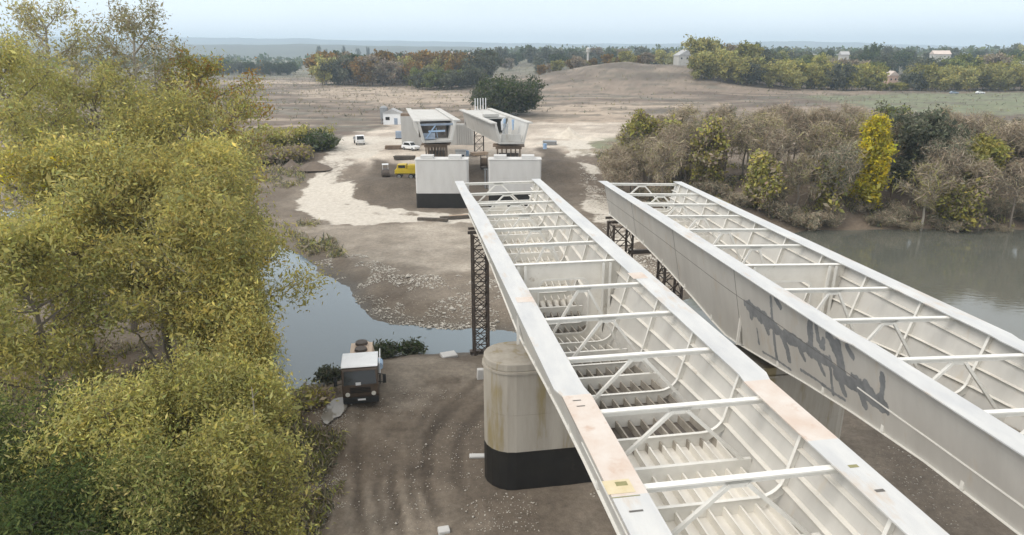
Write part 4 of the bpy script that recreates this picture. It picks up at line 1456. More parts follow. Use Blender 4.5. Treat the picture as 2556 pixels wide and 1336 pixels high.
# ---------------------------------------------------------------- heaps, timber, blocks, rubble
def heap(name, label, px, py, Y, w, h, mat, cat):
    p = at_y(px, py, Y)
    r = 14
    V, Fq = [], []
    ang = np.linspace(0, 2 * math.pi, 28, endpoint=False)
    for k in range(r):
        t = k / (r - 1)
        rr = w / 2 * t * (1 + 0.25 * (fbm(np.cos(ang) * 1.5 + 5, np.sin(ang) * 1.5 + px, 17) - 0.5) * 2)
        zz = h * (1 - t) ** 1.1 * (0.85 + 0.3 * fbm(np.cos(ang) * 3 * t + 9, np.sin(ang) * 3 * t + px, 19)) - 0.1 * t
        V.append(np.stack([np.cos(ang) * rr, np.sin(ang) * rr * 0.8, zz], 1))
    V = np.concatenate(V)
    ii = np.arange(r * 28).reshape(r, 28)
    q = np.stack([ii[:-1], np.roll(ii[:-1], -1, 1), np.roll(ii[1:], -1, 1), ii[1:]], -1).reshape(-1, 4)
    return tag(link(name, mesh_np(name, V, q, None, True), mat, None, (p.x, Y, zg(p.x, Y))), label, cat)
M['lime'] = pbr('crushed_limestone', (0.62, 0.56, 0.48), (0.48, 0.43, 0.36), 1.2, 0.9, 0.4, 6)
M['spoil'] = pbr('dark_spoil', (0.11, 0.085, 0.066), (0.17, 0.135, 0.105), 1.0, 0.95, 0.4, 5)
heap('gravel_heap', 'pale gravel heap at the right edge of the yard', 1420, 338, 172, 8.5, 2.6, M['lime'], 'heap')
heap('gravel_heap', 'long low pale gravel heap right of the taller one', 1475, 342, 168, 7, 1.0, M['lime'], 'heap')
heap('spoil_heap', 'dark spoil heap beside the haul road, left of two', 730, 418, 134, 5, 1.7, M['spoil'], 'heap')
heap('spoil_heap', 'dark spoil heap against the haul road, right of two', 782, 416, 134, 8, 1.5, M['spoil'], 'heap')

rs = random.Random(11)
for k, (x0, x1, yv, lab) in enumerate(((1043, 1118, 551, 'dark timber baulk lying by the left pier, left of two'), (1098, 1178, 549, 'dark timber baulk by the left pier, running under the girder'))):
    a, b = at(x0, yv, 0.95), at(x1, yv + (4 if k == 0 else -3), 0.95)
    z = zg((a.x + b.x) / 2, a.y)
    o = MB().bar((a.x, a.y, z + 0.22), (b.x, b.y, z + 0.3), 0.55, 0.45).build('timber_baulk', M['plank'], bevel=0.03)
    tag(o, lab, 'timber', 'dark timbers by the left pale pier')
o = at(1148, 546, 1.0)
tag(MB().bar((o.x - 1.6, o.y - 0.4, zg(o.x, o.y) + 0.55), (o.x + 1.6, o.y + 0.5, zg(o.x, o.y) + 0.55), 0.3, 0.1).build('pale_board', M['peach']), 'pale board lying across the dark timbers', 'board')

def block(label, px, py, s, rz, tilt):
    p = ground_at(px, py)
    m = MB().box((0, 0, 0), s)
    o = m.build('concrete_lump', M['concrete_pale'], None, (p.x, p.y, zg(p.x, p.y) + s[2] * 0.4), (tilt, 0.05, rz), bevel=0.06)
    tag(o, label, 'concrete lump')
block('white broken concrete slab lying left of the near pier base', 1191, 1141, (0.95, 0.35, 0.18), 0.1, 0.08)
block('white concrete lump at the bottom edge of the photo', 1108, 1330, (0.6, 0.45, 0.3), 0.3, 0.1)
block('pale broken slab on the shore by the lattice tower', 1120, 890, (1.3, 0.8, 0.3), 0.5, 0.15)
block('pale panel leaning at the near pier top left side', 1199, 945, (0.5, 0.4, 0.9), 0.2, 0.0)

def stones(name, regions, total, rng, size):
    V, Fc = [], []
    octa = np.array([(1, 0, 0), (0, 1, 0), (-1, 0, 0), (0, -1, 0), (0, 0, 1), (0, 0, -0.4)], float)
    tri = np.array([(0, 1, 4), (1, 2, 4), (2, 3, 4), (3, 0, 4), (1, 0, 5), (2, 1, 5), (3, 2, 5), (0, 3, 5)])
    for pts, share in regions:
        pl_ = poly(pts, 0.8)
        lo, hi = pl_.min(0), pl_.max(0)
        n = int(total * share)
        P = rng.uniform(lo, hi, (n * 6, 2))
        P = P[sdf(P, pl_) < 0]
        P = P[(fbm(P[:, 0] / 3, P[:, 1] / 3, 81) > 0.47)][:n]
        z = hgt(P[:, 0], P[:, 1])
        s = size * rng.lognormal(0, 0.45, len(P))
        for (x, y), zz, ss in zip(P, z, s):
            if zz < -0.05: continue
            k = len(V) * 6
            a = rng.uniform(0, 6.28)
            q = octa * (ss * np.array([1.0, rng.uniform(0.5, 0.9), rng.uniform(0.35, 0.7)])) + rng.normal(0, 0.12 * ss, (6, 3))
            c, s_n = math.cos(a), math.sin(a)
            q = np.stack([q[:, 0] * c - q[:, 1] * s_n + x, q[:, 0] * s_n + q[:, 1] * c + y, q[:, 2] + zz + ss * 0.1], 1)
            V.append(q)
            Fc.append(tri + k)
    return tag(link(name, mesh_np(name, np.concatenate(V), np.concatenate(Fc)), M['stone']), kind='stuff')
rg = np.random.default_rng(4)
stones('rubble', [([(880, 700), (1000, 690), (1180, 690), (1300, 720), (1300, 826), (1130, 815), (1000, 800), (890, 755)], 0.42),
                  ([(1440, 440), (1500, 470), (1560, 560), (1640, 640), (1725, 700), (1715, 755), (1600, 700), (1520, 600), (1460, 500)], 0.36),
                  ([(780, 640), (900, 640), (1000, 680), (880, 720)], 0.12), ([(1040, 790), (1300, 800), (1300, 828), (1100, 820)], 0.10)], 5200, rg, 0.095)
stones('pebbles', [([(740, 1000), (860, 1000), (870, 1100), (860, 1330), (760, 1336), (740, 1180)], 0.45), ([(870, 1000), (1200, 960), (1210, 1336), (860, 1336)], 0.35), ([(1180, 1240), (1500, 1240), (1540, 1336), (1180, 1336)], 0.1),
                   ([(2110, 1040), (2480, 1280), (2380, 1336), (2200, 1180)], 0.1)], 2600, rg, 0.032)

# stacks of site material under and beside the far spans
def stack(name, label, px, py, n, l, w, th, mat, cat, rz=0.0):
    p = ground_at(px, py)
    t = thing(name, label, cat, (p.x, p.y, p.z), rz)
    rr = random.Random(px)
    me = MB().box((0, 0, 0), (l, w, th)).mesh('board')
    for k in range(n):
        for j in (-1, 0, 1):
            link('board', me, M[mat], t, (rr.uniform(-0.15, 0.15), j * w * 1.08, th * (k + 0.5) + 0.1 + 0.02 * k), (0, 0, rr.uniform(-0.03, 0.03)))
    MB().box((-l * 0.3, 0, 0.05), (0.15, w * 3.3, 0.1)).box((l * 0.3, 0, 0.05), (0.15, w * 3.3, 0.1)).build('bearer', M['plank'], t)
    return t
stack('board_stack', 'stack of brown boards on the yard left of the white car', 985, 372, 5, 4.0, 0.5, 0.12, 'brown_form', 'board stack', 0.1)
stack('board_stack', 'stack of pale boards between the two far spans', 1195, 388, 4, 3.4, 0.5, 0.14, 'peach', 'board stack', 0.5)
stack('board_stack', 'stack of grey panels right of the span with blue sheets', 1372, 362, 6, 3.0, 0.7, 0.12, 'steel', 'panel stack', -0.2)
stack('board_stack', 'stack of dark boards behind the yellow lorry', 1010, 398, 4, 4.2, 0.45, 0.14, 'plank', 'board stack', 0.0)
for k, (px, py) in enumerate(((1158, 392), (1166, 390), (1360, 372))):
    p = ground_at(px, py)
    o = MB().tube((0, 0, 0), (0, 0, 1.15), 0.42, n=12).tube((0, 0, 0.36), (0, 0, 0.42), 0.45, n=12).tube((0, 0, 0.74), (0, 0, 0.80), 0.45, n=12).build('oil_drum', M['blue'] if k else M['tower'], None, (p.x, p.y, p.z))
    tag(o, ('dark oil drum beside the site cabin', 'blue oil drum beside the dark one at the site cabin', 'blue oil drum alone right of the far spans')[k], 'drum')
# ================================================================ TREES
OLIVE = [(0.453, 0.415, 0.146), (0.402, 0.383, 0.159), (0.515, 0.465, 0.159), (0.339, 0.341, 0.14)]
GOLDEN = [(0.579, 0.485, 0.143), (0.517, 0.449, 0.149), (0.444, 0.406, 0.143)]
GREENISH = [(0.204, 0.234, 0.078), (0.264, 0.276, 0.084), (0.156, 0.186, 0.066)]
DARKGREEN = [(0.063, 0.092, 0.034), (0.086, 0.115, 0.04), (0.115, 0.138, 0.046)]
PALE = [(0.42, 0.38, 0.22), (0.36, 0.33, 0.20), (0.30, 0.28, 0.13), (0.46, 0.42, 0.30)]
BROWN = [(0.34, 0.285, 0.205), (0.39, 0.33, 0.245), (0.285, 0.235, 0.17)]
BRIGHT = [(0.66, 0.53, 0.04), (0.56, 0.49, 0.05), (0.46, 0.44, 0.06)]
GREYGREEN = [(0.15, 0.16, 0.11), (0.19, 0.195, 0.135), (0.12, 0.135, 0.09)]
ORANGE = [(0.36, 0.21, 0.06), (0.28, 0.19, 0.07), (0.24, 0.18, 0.07)]
YELGREEN = [(0.432, 0.385, 0.105), (0.35, 0.333, 0.105), (0.28, 0.282, 0.099)]

def leaves(centers, per, spread, size, rng, palette, droop=0.0, weights=None, aspect=0.34, sub=None):
    """one small pointed quad per leaf"""
    n = len(centers)
    cen = np.repeat(centers, per, 0) + rng.normal(0, 1, (n * per, 3)) * np.array(spread)
    m = len(cen)
    a = rng.normal(0, 1, (m, 3))
    a[:, 2] -= droop
    a /= np.linalg.norm(a, axis=1)[:, None]
    b = np.cross(a, rng.normal(0, 1, (m, 3)))
    b /= np.linalg.norm(b, axis=1)[:, None] + 1e-9
    s = (size * rng.lognormal(0, 0.36, m))[:, None]
    V = np.stack([cen - a * s * 0.5, cen + b * s * aspect * 0.5 + a * s * 0.05, cen + a * s * 0.5, cen - b * s * aspect * 0.5 + a * s * 0.05], 1).reshape(-1, 3)
    pal = np.array(palette)
    pc = rng.choice(len(pal), n, p=weights)
    col = pal[np.repeat(pc, per)]
    swap = rng.random(m) < 0.3
    col[swap] = pal[rng.integers(0, len(pal), swap.sum())]
    col = col * rng.lognormal(0, 0.16, (m, 1)) * (1 + rng.normal(0, 0.04, (m, 3)))
    col = np.repeat(col, 4, 0)
    Fq = np.arange(m * 4).reshape(m, 4)
    return V, Fq, np.clip(col, 0.005, 0.9)

def skeleton(rng, H, R, base=0.25, limbs=16, subs=5, top=1.0, lean=(0, 0), shape='oval', twist=0.25, fine=0):
    """trunk, limbs and side shoots; returns wood paths and the points that carry foliage"""
    paths, tips = [], []
    k = 8
    tr = [np.array([lean[0] * t ** 1.5 + rng.normal(0, 0.02 * H) * t, lean[1] * t ** 1.5 + rng.normal(0, 0.02 * H) * t, H * 0.94 * t]) for t in np.linspace(0, 1, k)]
    r0 = H * 0.017 + 0.03
    paths.append((tr, [r0 * (1 - 0.9 * i / (k - 1)) ** 1.0 + 0.015 for i in range(k)]))
    for i in range(limbs):
        f = base + (0.97 - base) * (i + rng.random()) / limbs
        seg = f / 0.94 * (k - 1) if f < 0.94 else k - 1.001
        j = int(min(seg, k - 2))
        p0 = tr[j] + (tr[j + 1] - tr[j]) * (seg - j)
        az = i * 2.4 + rng.normal(0, 0.4)
        u = (f - base) / (1 - base)
        if shape == 'oval': prof = math.sin(math.pi * min(1, 0.18 + 0.80 * u)) ** 0.75
        elif shape == 'poplar': prof = (0.45 + 0.4 * (1 - u)) * 1.0
        else: prof = (1 - u) ** 0.5 * 0.9 + 0.15
        Ln = R * prof * rng.uniform(0.75, 1.2)
        up = rng.uniform(0.35, 0.9) if shape != 'poplar' else rng.uniform(1.2, 2.2)
        d = np.array([math.cos(az), math.sin(az), up])
        d /= np.linalg.norm(d)
        pts = [p0]
        for s in range(4):
            d = d + rng.normal(0, twist * 0.5, 3) + np.array([0, 0, 0.10 if shape != 'willow' else -0.10 * s])
            d /= np.linalg.norm(d)
            pts.append(pts[-1] + d * Ln * 0.36)
        rl = r0 * 0.42 * (1 - 0.55 * u)
        paths.append((pts, [rl, rl * 0.75, rl * 0.5, rl * 0.3, rl * 0.12]))
        tips += [pts[2], pts[3], pts[4]]
        for s in range(subs):
            q = rng.uniform(0.3, 1.0) * 4
            jj = min(int(q), 3)
            b0 = pts[jj] + (pts[jj + 1] - pts[jj]) * (q - jj)
            e = d + rng.normal(0, 0.75, 3)
            e /= np.linalg.norm(e)
            ll = Ln * rng.uniform(0.25, 0.55)
            b1 = b0 + e * ll * 0.5
            b2 = b1 + (e + rng.normal(0, 0.35, 3) + np.array([0, 0, -0.35 if shape == 'willow' else 0.15])) * ll * 0.5
            paths.append(([b0, b1, b2], [rl * 0.3, rl * 0.18, rl * 0.06]))
            tips += [b1, (b1 + b2) / 2, b2]
            for _ in range(fine):
                c0 = b1 + (b2 - b1) * rng.random()
                c1 = c0 + (e + rng.normal(0, 0.8, 3)) * ll * 0.4
                paths.append(([c0, c1], [rl * 0.12, rl * 0.03]))
                tips.append(c1)
    tips.append(tr[-1])
    return paths, np.array(tips)

def wood(paths, sides, minr=0.0):
    mb = MB()
    for pts, rad in paths:
        mb.path(pts, [max(r, minr) for r in rad], sides)
    return mb

def tree(name, label, loc, rng, H, R, palette, per, size, spread, shape='oval', base=0.22, limbs=18, subs=6, bark='bark', droop=0.4, cat='tree', group=None, lean=(0, 0), sides=5, weights=None, fine=0, mat='leaf', extra=None, minr=0.0, aspect=0.34):
    t = thing(name, label, cat, loc, 0, group)
    paths, tips = skeleton(rng, H, R, base, limbs, subs, shape=shape, lean=lean, fine=fine)
    zf = H / (tips[:, 2].max() + spread[2])
    tips = tips * np.array([1, 1, zf])
    paths = [([np.asarray(p) * np.array([1, 1, zf]) for p in pts], rad) for pts, rad in paths]
    main = paths[:1]
    tm = wood(main, sides + 2).mesh('trunk', False)
    link('trunk', tm, M[bark], t)
    link('limbs', wood(paths[1:], max(3, sides - 1), minr).mesh('limbs', False), M[bark], t)
    V, Fq, col = leaves(tips, per, spread, size, rng, palette, droop, weights, aspect)
    if extra is not None:
        V2, F2, c2 = leaves(tips[rng.random(len(tips)) < extra[1]], per, spread, size, rng, extra[0], droop, None, aspect)
        V, Fq, col = np.concatenate([V, V2]), np.concatenate([Fq, F2 + len(V)]), np.concatenate([col, c2])
    ok = V[:, 2] > 0.15
    q = ok[Fq].all(1)
    link('crown', mesh_np('crown', V, Fq[q], {'tint': col}), M[mat], t)
    return t

# ---------------------------------------------------------------- the tall trees on the near left bank
R_ = np.random.default_rng
def near_tree(px, pyt, Y, R, pal, label, seed, **kw):
    top = at_y(px, pyt, Y)
    z = zg(top.x, Y)
    H = (top.z - z) / 1.0
    a = dict(per=44, size=0.24, spread=(0.5, 0.5, 0.55), limbs=26, subs=8, group='autumn trees on the near left bank')
    a.update(kw)
    nm = a.pop('name', 'willow_tree')
    return tree(nm, label, (top.x, Y, z), R_(seed), H, R, pal, **a)

OG = OLIVE + GOLDEN[:1]
near_tree(100, -10, 62, 4.4, PALE + OLIVE[:1], 'tall pale-topped poplar at the top left corner', 1, name='poplar_tree', bark='pale_bark', per=20, size=0.26, base=0.3)
near_tree(318, 0, 64, 4.2, PALE, 'tall pale poplar standing above the skyline, right of the other pale top', 2, name='poplar_tree', bark='pale_bark', per=18, size=0.26, base=0.3)
near_tree(500, 118, 70, 5.0, YELGREEN + ORANGE[:1], 'olive tree with orange-tinged top at the right end of the left wood', 3, per=34, size=0.28)
near_tree(215, 150, 56, 5.6, OLIVE, 'broad olive tree below the two pale poplar tops', 4)
near_tree(-20, 60, 48, 5.2, OLIVE, 'olive tree cut by the left edge of the photo, upper part', 5)
near_tree(400, 190, 54, 5.2, OG, 'olive-yellow tree in the middle of the left wood, in front of the orange-tinged one', 6)
near_tree(515, 345, 50, 3.0, GOLDEN + OLIVE, 'yellow-green tree at the right edge of the left wood, halfway up', 7)
near_tree(120, 300, 44, 5.0, OG, 'yellowish willow with a bright yellow spray, left side halfway up', 8, extra=(BRIGHT, 0.02), base=0.34)
near_tree(330, 330, 46, 4.6, OLIVE + GOLDEN, 'large golden-olive willow at the centre of the left wood', 9, base=0.36)
WATER_WILLOW = near_tree(500, 415, 45, 2.8, OG, 'leaning willow at the water edge, right of the golden-olive one', 10)
near_tree(480, 470, 41, 4.2, OLIVE + GOLDEN, 'olive willow whose trunk shows pale above the brown clearing', 11, bark='pale_bark')
near_tree(30, 520, 36, 3.8, OLIVE + YELGREEN, 'yellow-green willow at the left edge, beside the brown clearing', 12)
near_tree(550, 640, 40, 2.0, GOLDEN + OLIVE, 'slim golden willow overhanging the river beside the lorry', 13)
near_tree(570, 900, 34, 2.1, OLIVE + YELGREEN, 'low olive willow at the bank top, left of the wheel tracks', 14, per=40, size=0.2, base=0.1)
near_tree(430, 900, 31, 3.2, YELGREEN + OLIVE, 'pale yellow-green bush willow in front of the brown clearing', 15, per=44, size=0.19, base=0.08, shape='willow')
near_tree(240, 960, 28, 3.0, YELGREEN + OLIVE, 'yellow-green bush willow near the bottom left', 16, per=44, size=0.18, base=0.08, shape='willow')
near_tree(40, 980, 27, 3.0, DARKGREEN + GREENISH, 'dark green bush at the bottom left corner', 17, per=44, size=0.18, base=0.05, shape='willow')
near_tree(545, 1060, 27.5, 2.3, OLIVE + YELGREEN, 'olive willow bush at the bottom edge, nearest the wheel tracks', 18, per=44, size=0.18, base=0.08, shape='willow')
near_tree(330, 1140, 24.5, 2.6, GREENISH + OLIVE[:2], 'mid green willow bush at the bottom edge of the photo', 19, per=44, size=0.17, base=0.05, shape='willow')
near_tree(120, 1180, 23.5, 2.4, DARKGREEN, 'darkest green bush at the bottom edge, left of the other dark ones', 20, per=44, size=0.17, base=0.05, shape='willow')
near_tree(610, 800, 37, 1.4, OLIVE + GOLDEN, 'small golden bush willow at the waterline left of the lorry', 21, per=40, size=0.2, base=0.1)

# pale dead stems that stick out of the foliage
def snag(label, Y, p0, p1, r=0.07):
    a, b = at_y(*p0, Y), at_y(*p1, Y)
    g = Vector((a.x + (a.x - b.x) * 0.4, Y + 0.8, zg(a.x, Y + 0.8)))
    t = thing('dead_tree', label, 'dead tree', g)
    m = a.lerp(b, 0.5) + Vector((0.05, 0, 0.12))
    pts = [Vector((0, 0, -0.1)), (a - g) * 0.6 + Vector((0.1, 0.3, 0)), a - g, m - g, b - g]
    link('stem', MB().path(pts, [r * 1.7, r * 1.4, r, r * 0.8, r * 0.35], 6).mesh('stem', False), M['pale_bark'], t)
    for k in range(3):
        q = (a - g).lerp(b - g, 0.25 + 0.25 * k)
        e = q + Vector(((-1) ** k * 0.5, -0.3, 0.35 + 0.1 * k))
        link('twig', MB().path([q, q.lerp(e, 0.5) + Vector((0, 0, 0.06)), e], [r * 0.4, r * 0.25, r * 0.1], 4).mesh('twig', False), M['pale_bark'], t)
_w = WATER_WILLOW
_p = [at_y(530, 610, 44.5), at_y(604, 548, 42.2), at_y(582, 520, 41.4), at_y(556, 488, 40.8)]
link('dead_branch', MB().path([p - _w.location for p in _p], [0.11, 0.09, 0.07, 0.03], 6).mesh('dead_branch', False), M['pale_bark'], _w)['label'] = 'pale dead branch sticking out of the crown'
snag('pale dead branch lying across the edge of the brown clearing', 41, (345, 835), (258, 808), 0.06)
snag('pale bare stem standing in front of the brown clearing', 40, (172, 905), (182, 745), 0.07)
snag('pale dead stem among the bush willows beside the wheel tracks', 30.5, (636, 1080), (628, 965), 0.05)

# ---------------------------------------------------------------- prototypes for the far and middle woods
def proto(nm, seed, H, R, pal, per, size, spread, **kw):
    a = dict(limbs=13, subs=4, sides=3, droop=0.0)
    a.update(kw)
    return tree(nm, 'x', (0, 0, 0), R_(seed), H, R, pal, per=per, size=size, spread=spread, **a)

BAREG = 'bare trees of the wood on the right bank'
bare = [proto('bare_tree', 100 + k, 12.2, 2.7, (BROWN, BROWN + YELGREEN[1:2], BROWN, BROWN + GREYGREEN, BROWN + PALE[2:3])[k], 8, 0.8, (0.35, 0.35, 0.45), base=0.40, limbs=16, subs=5, bark='pale_bark' if k % 2 else 'bark', mat='twig', aspect=0.07, fine=1, minr=0.03, shape='oval') for k in range(5)]
thick = [proto('undergrowth_shrub', 120 + k, 3.6, 2.6, BROWN + GREYGREEN[:1], 22, 0.5, (0.4, 0.4, 0.35), base=0.05, limbs=12, mat='twig', aspect=0.12, shape='oval') for k in range(3)]
leafy = {}
for nm, pal in (('olive', OLIVE), ('yellow', YELGREEN), ('dark', DARKGREEN), ('greygreen', GREYGREEN), ('orange', ORANGE), ('brown', BROWN), ('green', GREENISH)):
    pal = [tuple(c * 0.82 for c in q) for q in pal]
    leafy[nm] = [proto('far_tree', 200 + 10 * len(leafy) + k, 12, 4.6, pal, 13, 0.85, (0.7, 0.7, 0.7), base=0.12, limbs=14, subs=4, aspect=0.6) for k in range(3)]
used = set()
def place(pr, loc, rz, sc, label, group, cat='tree'):
    if pr.name not in used:
        used.add(pr.name)
        pr.location, pr.rotation_euler, pr.scale = loc, (0, 0, rz), (sc,) * 3 if isinstance(sc, float) else sc
        pr['label'], pr['category'] = label, cat
        if group: pr['group'] = group
        elif 'group' in pr: del pr['group']
        return pr
    r = dup(pr, loc, rz, sc, label, group)
    r['category'] = cat
    if not group and 'group' in r: del r['group']
    return r

rs = random.Random(77)
# the wood on the right bank
wood_poly = poly([(1505, 452), (1540, 470), (1660, 485), (1800, 497), (2000, 508), (2300, 510), (2780, 510), (2780, 440), (2500, 425), (2100, 415), (1800, 405), (1600, 398), (1530, 410)], 4.3)
lo, hi = wood_poly.min(0), wood_poly.max(0)
pts = []
tries = 0
while len(pts) < 108 and tries < 9000:
    tries += 1
    p = np.array([rs.uniform(lo[0], hi[0]), rs.uniform(lo[1], hi[1])])
    if sdf(p[None], wood_poly)[0] > -0.5: continue
    if abs(PW / 2 + F * p[0] / (p[1] * CT + 20 * ST) - 2195) < 62 and p[1] < 103: continue
    if any((p[0] - q[0]) ** 2 + (p[1] - q[1]) ** 2 < 2.6 ** 2 for q in pts): continue
    pts.append(p)
for k, p in enumerate(pts):
    z = zg(p[0], p[1])
    edge = max(0.0, min(1.0, (p[0] - 16) / 14))
    sc = rs.uniform(0.78, 1.0) * (0.74 + 0.26 * edge)
    px = PW / 2 + F * p[0] / (p[1] * CT + 20 * ST)
    zone_ = ('left end by yellowish trees' if px < 1740 else 'left of the bank-edge tree' if px < 1930 else 'just left of the bright yellow poplar' if px < 2180
             else 'round the grey-green willow' if px < 2420 else 'at its right end')
    row = 'front row' if sdf(p[None], wood_poly)[0] > -4.5 and p[1] < 112 else 'back rows'
    place(bare[k % 5], (p[0], p[1], z - 0.1), rs.uniform(0, 6.28), sc, 'bare tree in right bank wood, %s, %s' % (row, zone_), BAREG + ', %s %s' % (row, zone_))
UG = 'brown shrubs along the foot of the right bank wood'
for k in range(46):
    px = 1530 + k * 33 + rs.uniform(-14, 14)
    py = 490 + 30 * min(1, (px - 1500) / 450) + rs.uniform(-18, 6)
    c = at(px, py, 3.0)
    uz = 'left of the bank-edge yellow-green tree' if px < 1900 else 'left of the yellow poplar' if px < 2190 else 'below the grey-green willow' if px < 2430 else 'at the right end'
    place(thick[k % 3], (c.x, c.y, zg(c.x, c.y) - 0.1), rs.uniform(0, 6.28), rs.uniform(0.45, 0.85), 'brown leafless shrub at the right wood foot, ' + uz, UG + ', ' + uz, 'shrub')

def single(kind, k, px, py_top, Y, rad, label, name=None, wide=1.0, tint=None):
    """one tree that stands out: crown top at the given sight line"""
    top = at_y(px, py_top, Y)
    z = zg(top.x, Y)
    H = top.z - z
    pr = leafy[kind][k]
    s = H / 12.3
    w = rad / 4.6
    r = place(pr, (top.x, Y, z - 0.1), px * 0.37, (w, w, s), label, None)
    return r
def custom(px, py_top, Y, R, pal, label, seed, nm='tree', **kw):
    top = at_y(px, py_top, Y)
    z = zg(top.x, Y)
    a = dict(per=30, size=0.5, spread=(0.5, 0.5, 0.6), limbs=18, subs=5, sides=4, aspect=0.5, base=0.1, droop=0.2)
    a.update(kw)
    return tree(nm, label, (top.x, Y, z), R_(seed), top.z - z, R, pal, **a)
custom(2195, 298, 100.5, 1.3, BRIGHT + YELGREEN[:1], 'bright yellow poplar in front of the bare wood on the right bank', 301, 'yellow_poplar', per=34, base=0.05)
custom(1908, 388, 98.5, 1.7, YELGREEN + BROWN[:2], 'small yellow-green tree at the bank edge above the second girder end', 302, per=26, base=0.05)
custom(1785, 300, 106, 1.9, YELGREEN + BROWN, 'slim yellow-green tree inside the bare wood, left of the small bank-edge one', 303, per=18)
custom(1615, 278, 124, 3.6, YELGREEN + BROWN[:1], 'yellowish tree at the left end of the bare wood', 304, per=20)
custom(1680, 300, 122, 3.2, YELGREEN + BROWN, 'faded yellow tree beside the left end of the bare wood', 305, per=14)
custom(2320, 275, 106, 4.8, GREYGREEN, 'large grey-green willow right of the bright yellow poplar', 306, 'willow_tree', per=34, base=0.06, limbs=22, subs=6)
custom(2245, 255, 124, 3.6, GREYGREEN + GREENISH, 'dull green tree behind the bright yellow poplar', 307, per=26)
custom(2462, 345, 104, 2.3, YELGREEN, 'yellow-green tree right of the large grey-green willow', 308, per=20)
custom(2410, 455, 96.5, 2.6, PALE[2:3] + YELGREEN + BROWN, 'pale yellowish bush low on the right bank under the grey-green willow', 309, 'bush', per=20, base=0.05)
custom(2540, 330, 110, 3.6, GREYGREEN + BROWN, 'brownish-green tree at the right edge of the photo', 310, per=20)
custom(2080, 395, 99, 1.4, YELGREEN + BROWN, 'thin yellowish sapling left of the bright yellow poplar', 311, per=9)
# big round willow behind the second far span
custom(1266, 196, 243, 10.0, GREYGREEN + DARKGREEN, 'big round dark willow behind the far spans', 312, 'willow_tree', per=46, size=0.9, spread=(1.2, 1.2, 1.1), limbs=26, subs=6, base=0.04)
# bushes left of the yard
for k, (px, pyt, Y, r, pal, lab) in enumerate((
        (610, 345, 146, 5.5, YELGREEN + BROWN, 'olive-brown thicket left of the haul road, leftmost'),
        (665, 322, 150, 6.5, YELGREEN + OLIVE[:1] + BROWN[:1], 'tallest olive thicket left of the haul road'),
        (725, 318, 152, 5.5, YELGREEN + OLIVE[:2], 'yellow-green thicket nearest the haul road'),
        (785, 335, 150, 3.0, DARKGREEN + GREYGREEN, 'dark green bush at the right end of the olive thickets'),
        (650, 372, 139, 4.2, BROWN, 'bare brown bush in front of the olive thickets'),
        (720, 372, 140, 4.0, BROWN + YELGREEN[:1], 'brown bush in front of the yellow-green thicket'),
        (560, 330, 150, 5.5, YELGREEN + BROWN, 'olive thicket half hidden by the left wood'))):
    custom(px, pyt, Y, r, pal, lab, 330 + k, 'thicket', per=30, size=0.6, spread=(0.7, 0.7, 0.5), base=0.03, limbs=16, cat='bush')
def scrub(label, px, py, Y, R, H, pal, seed):
    c = at_y(px, py, Y)
    tree('scrub_bush', label, (c.x, Y, zg(c.x, Y)), R_(seed), H, R, pal, per=18, size=0.35, spread=(0.35, 0.35, 0.3), base=0.03, limbs=10, subs=3, sides=3, cat='bush')
scrub('dark low bush at the waterline just right of the lorry', 962, 890, 53.0, 0.75, 1.0, GREYGREEN + DARKGREEN[:1], 351)
scrub('second dark low bush at the waterline, between lorry and lattice tower', 1025, 886, 53.4, 0.55, 0.7, GREYGREEN + DARKGREEN[:1], 352)
scrub('low bush on the shore left of the lorry', 825, 935, 47.5, 0.7, 0.7, GREYGREEN, 353)
scrub('yellowish weed clump on the bank left of the lorry', 770, 1010, 41.0, 0.8, 0.8, YELGREEN + BROWN, 354)

# ---------------------------------------------------------------- woods and village trees in the distance
TINT = dict(olive='olive', yellow='yellow-green', dark='dark green', greygreen='grey-green', orange='orange-brown', brown='dull brown', green='pale green')
def band(n, px0, px1, Y0, Y1, kinds, hs, label, group, skip=None):
    for k in range(n):
        px = px0 + (px1 - px0) * (k + rs.random()) / n
        Y = rs.uniform(Y0, Y1)
        X = (px - PW / 2) / F * (Y * CT + 20 * ST)
        if 2180 < px < 2258 and Y < 505: continue
        kd = rs.choice(kinds)
        s = rs.uniform(*hs) / 12.0
        w = s * rs.uniform(0.85, 1.25)
        place(leafy[kd][rs.randrange(3)], (X, Y, zg(X, Y) - 0.3), rs.uniform(0, 6.28), (w, w, s), *zoned(kd, px, label, group))
def zoned(kd, px, where, group):
    marks = [(800, 'left of the blue poplars'), (1000, 'left of the far spans'), (1200, 'left of the big willow'), (1465, 'left of the white water tower'), (1705, 'left of the white gabled house'), (1890, 'right of the white gabled house'), (2180, 'left of the pink house'), (2400, 'right of the pink house')]
    z = next((m for x, m in marks if px < x), 'at the right edge')
    lab = '%s tree %s, %s' % (TINT[kd], where, z)
    return lab, group + ': ' + TINT[kd] + ', ' + z
G1 = 'olive and yellow trees along the far field'
band(84, 1730, 2700, 392, 430, ['yellow', 'olive', 'yellow', 'greygreen', 'yellow', 'olive'], (11, 16), 'in the belt beyond the green field', G1)
band(34, 1720, 2700, 440, 520, ['olive', 'greygreen', 'yellow', 'brown', 'green'], (15, 21), 'in the rank behind the field belt', G1 + ', second rank')
band(60, 800, 1210, 460, 560, ['orange', 'brown', 'greygreen', 'olive', 'dark', 'orange'], (14, 22), 'in the wood behind the sandy field', 'mixed autumn wood behind the sandy field')
band(20, 1040, 1200, 400, 440, ['green', 'greygreen'], (9, 13), 'before the orange-brown wood', 'pale green trees left of the big willow')
band(16, 1340, 1620, 480, 505, ['orange', 'orange', 'olive', 'brown'], (7, 10), 'along the bare hill crest', 'orange hedge on the hill crest')
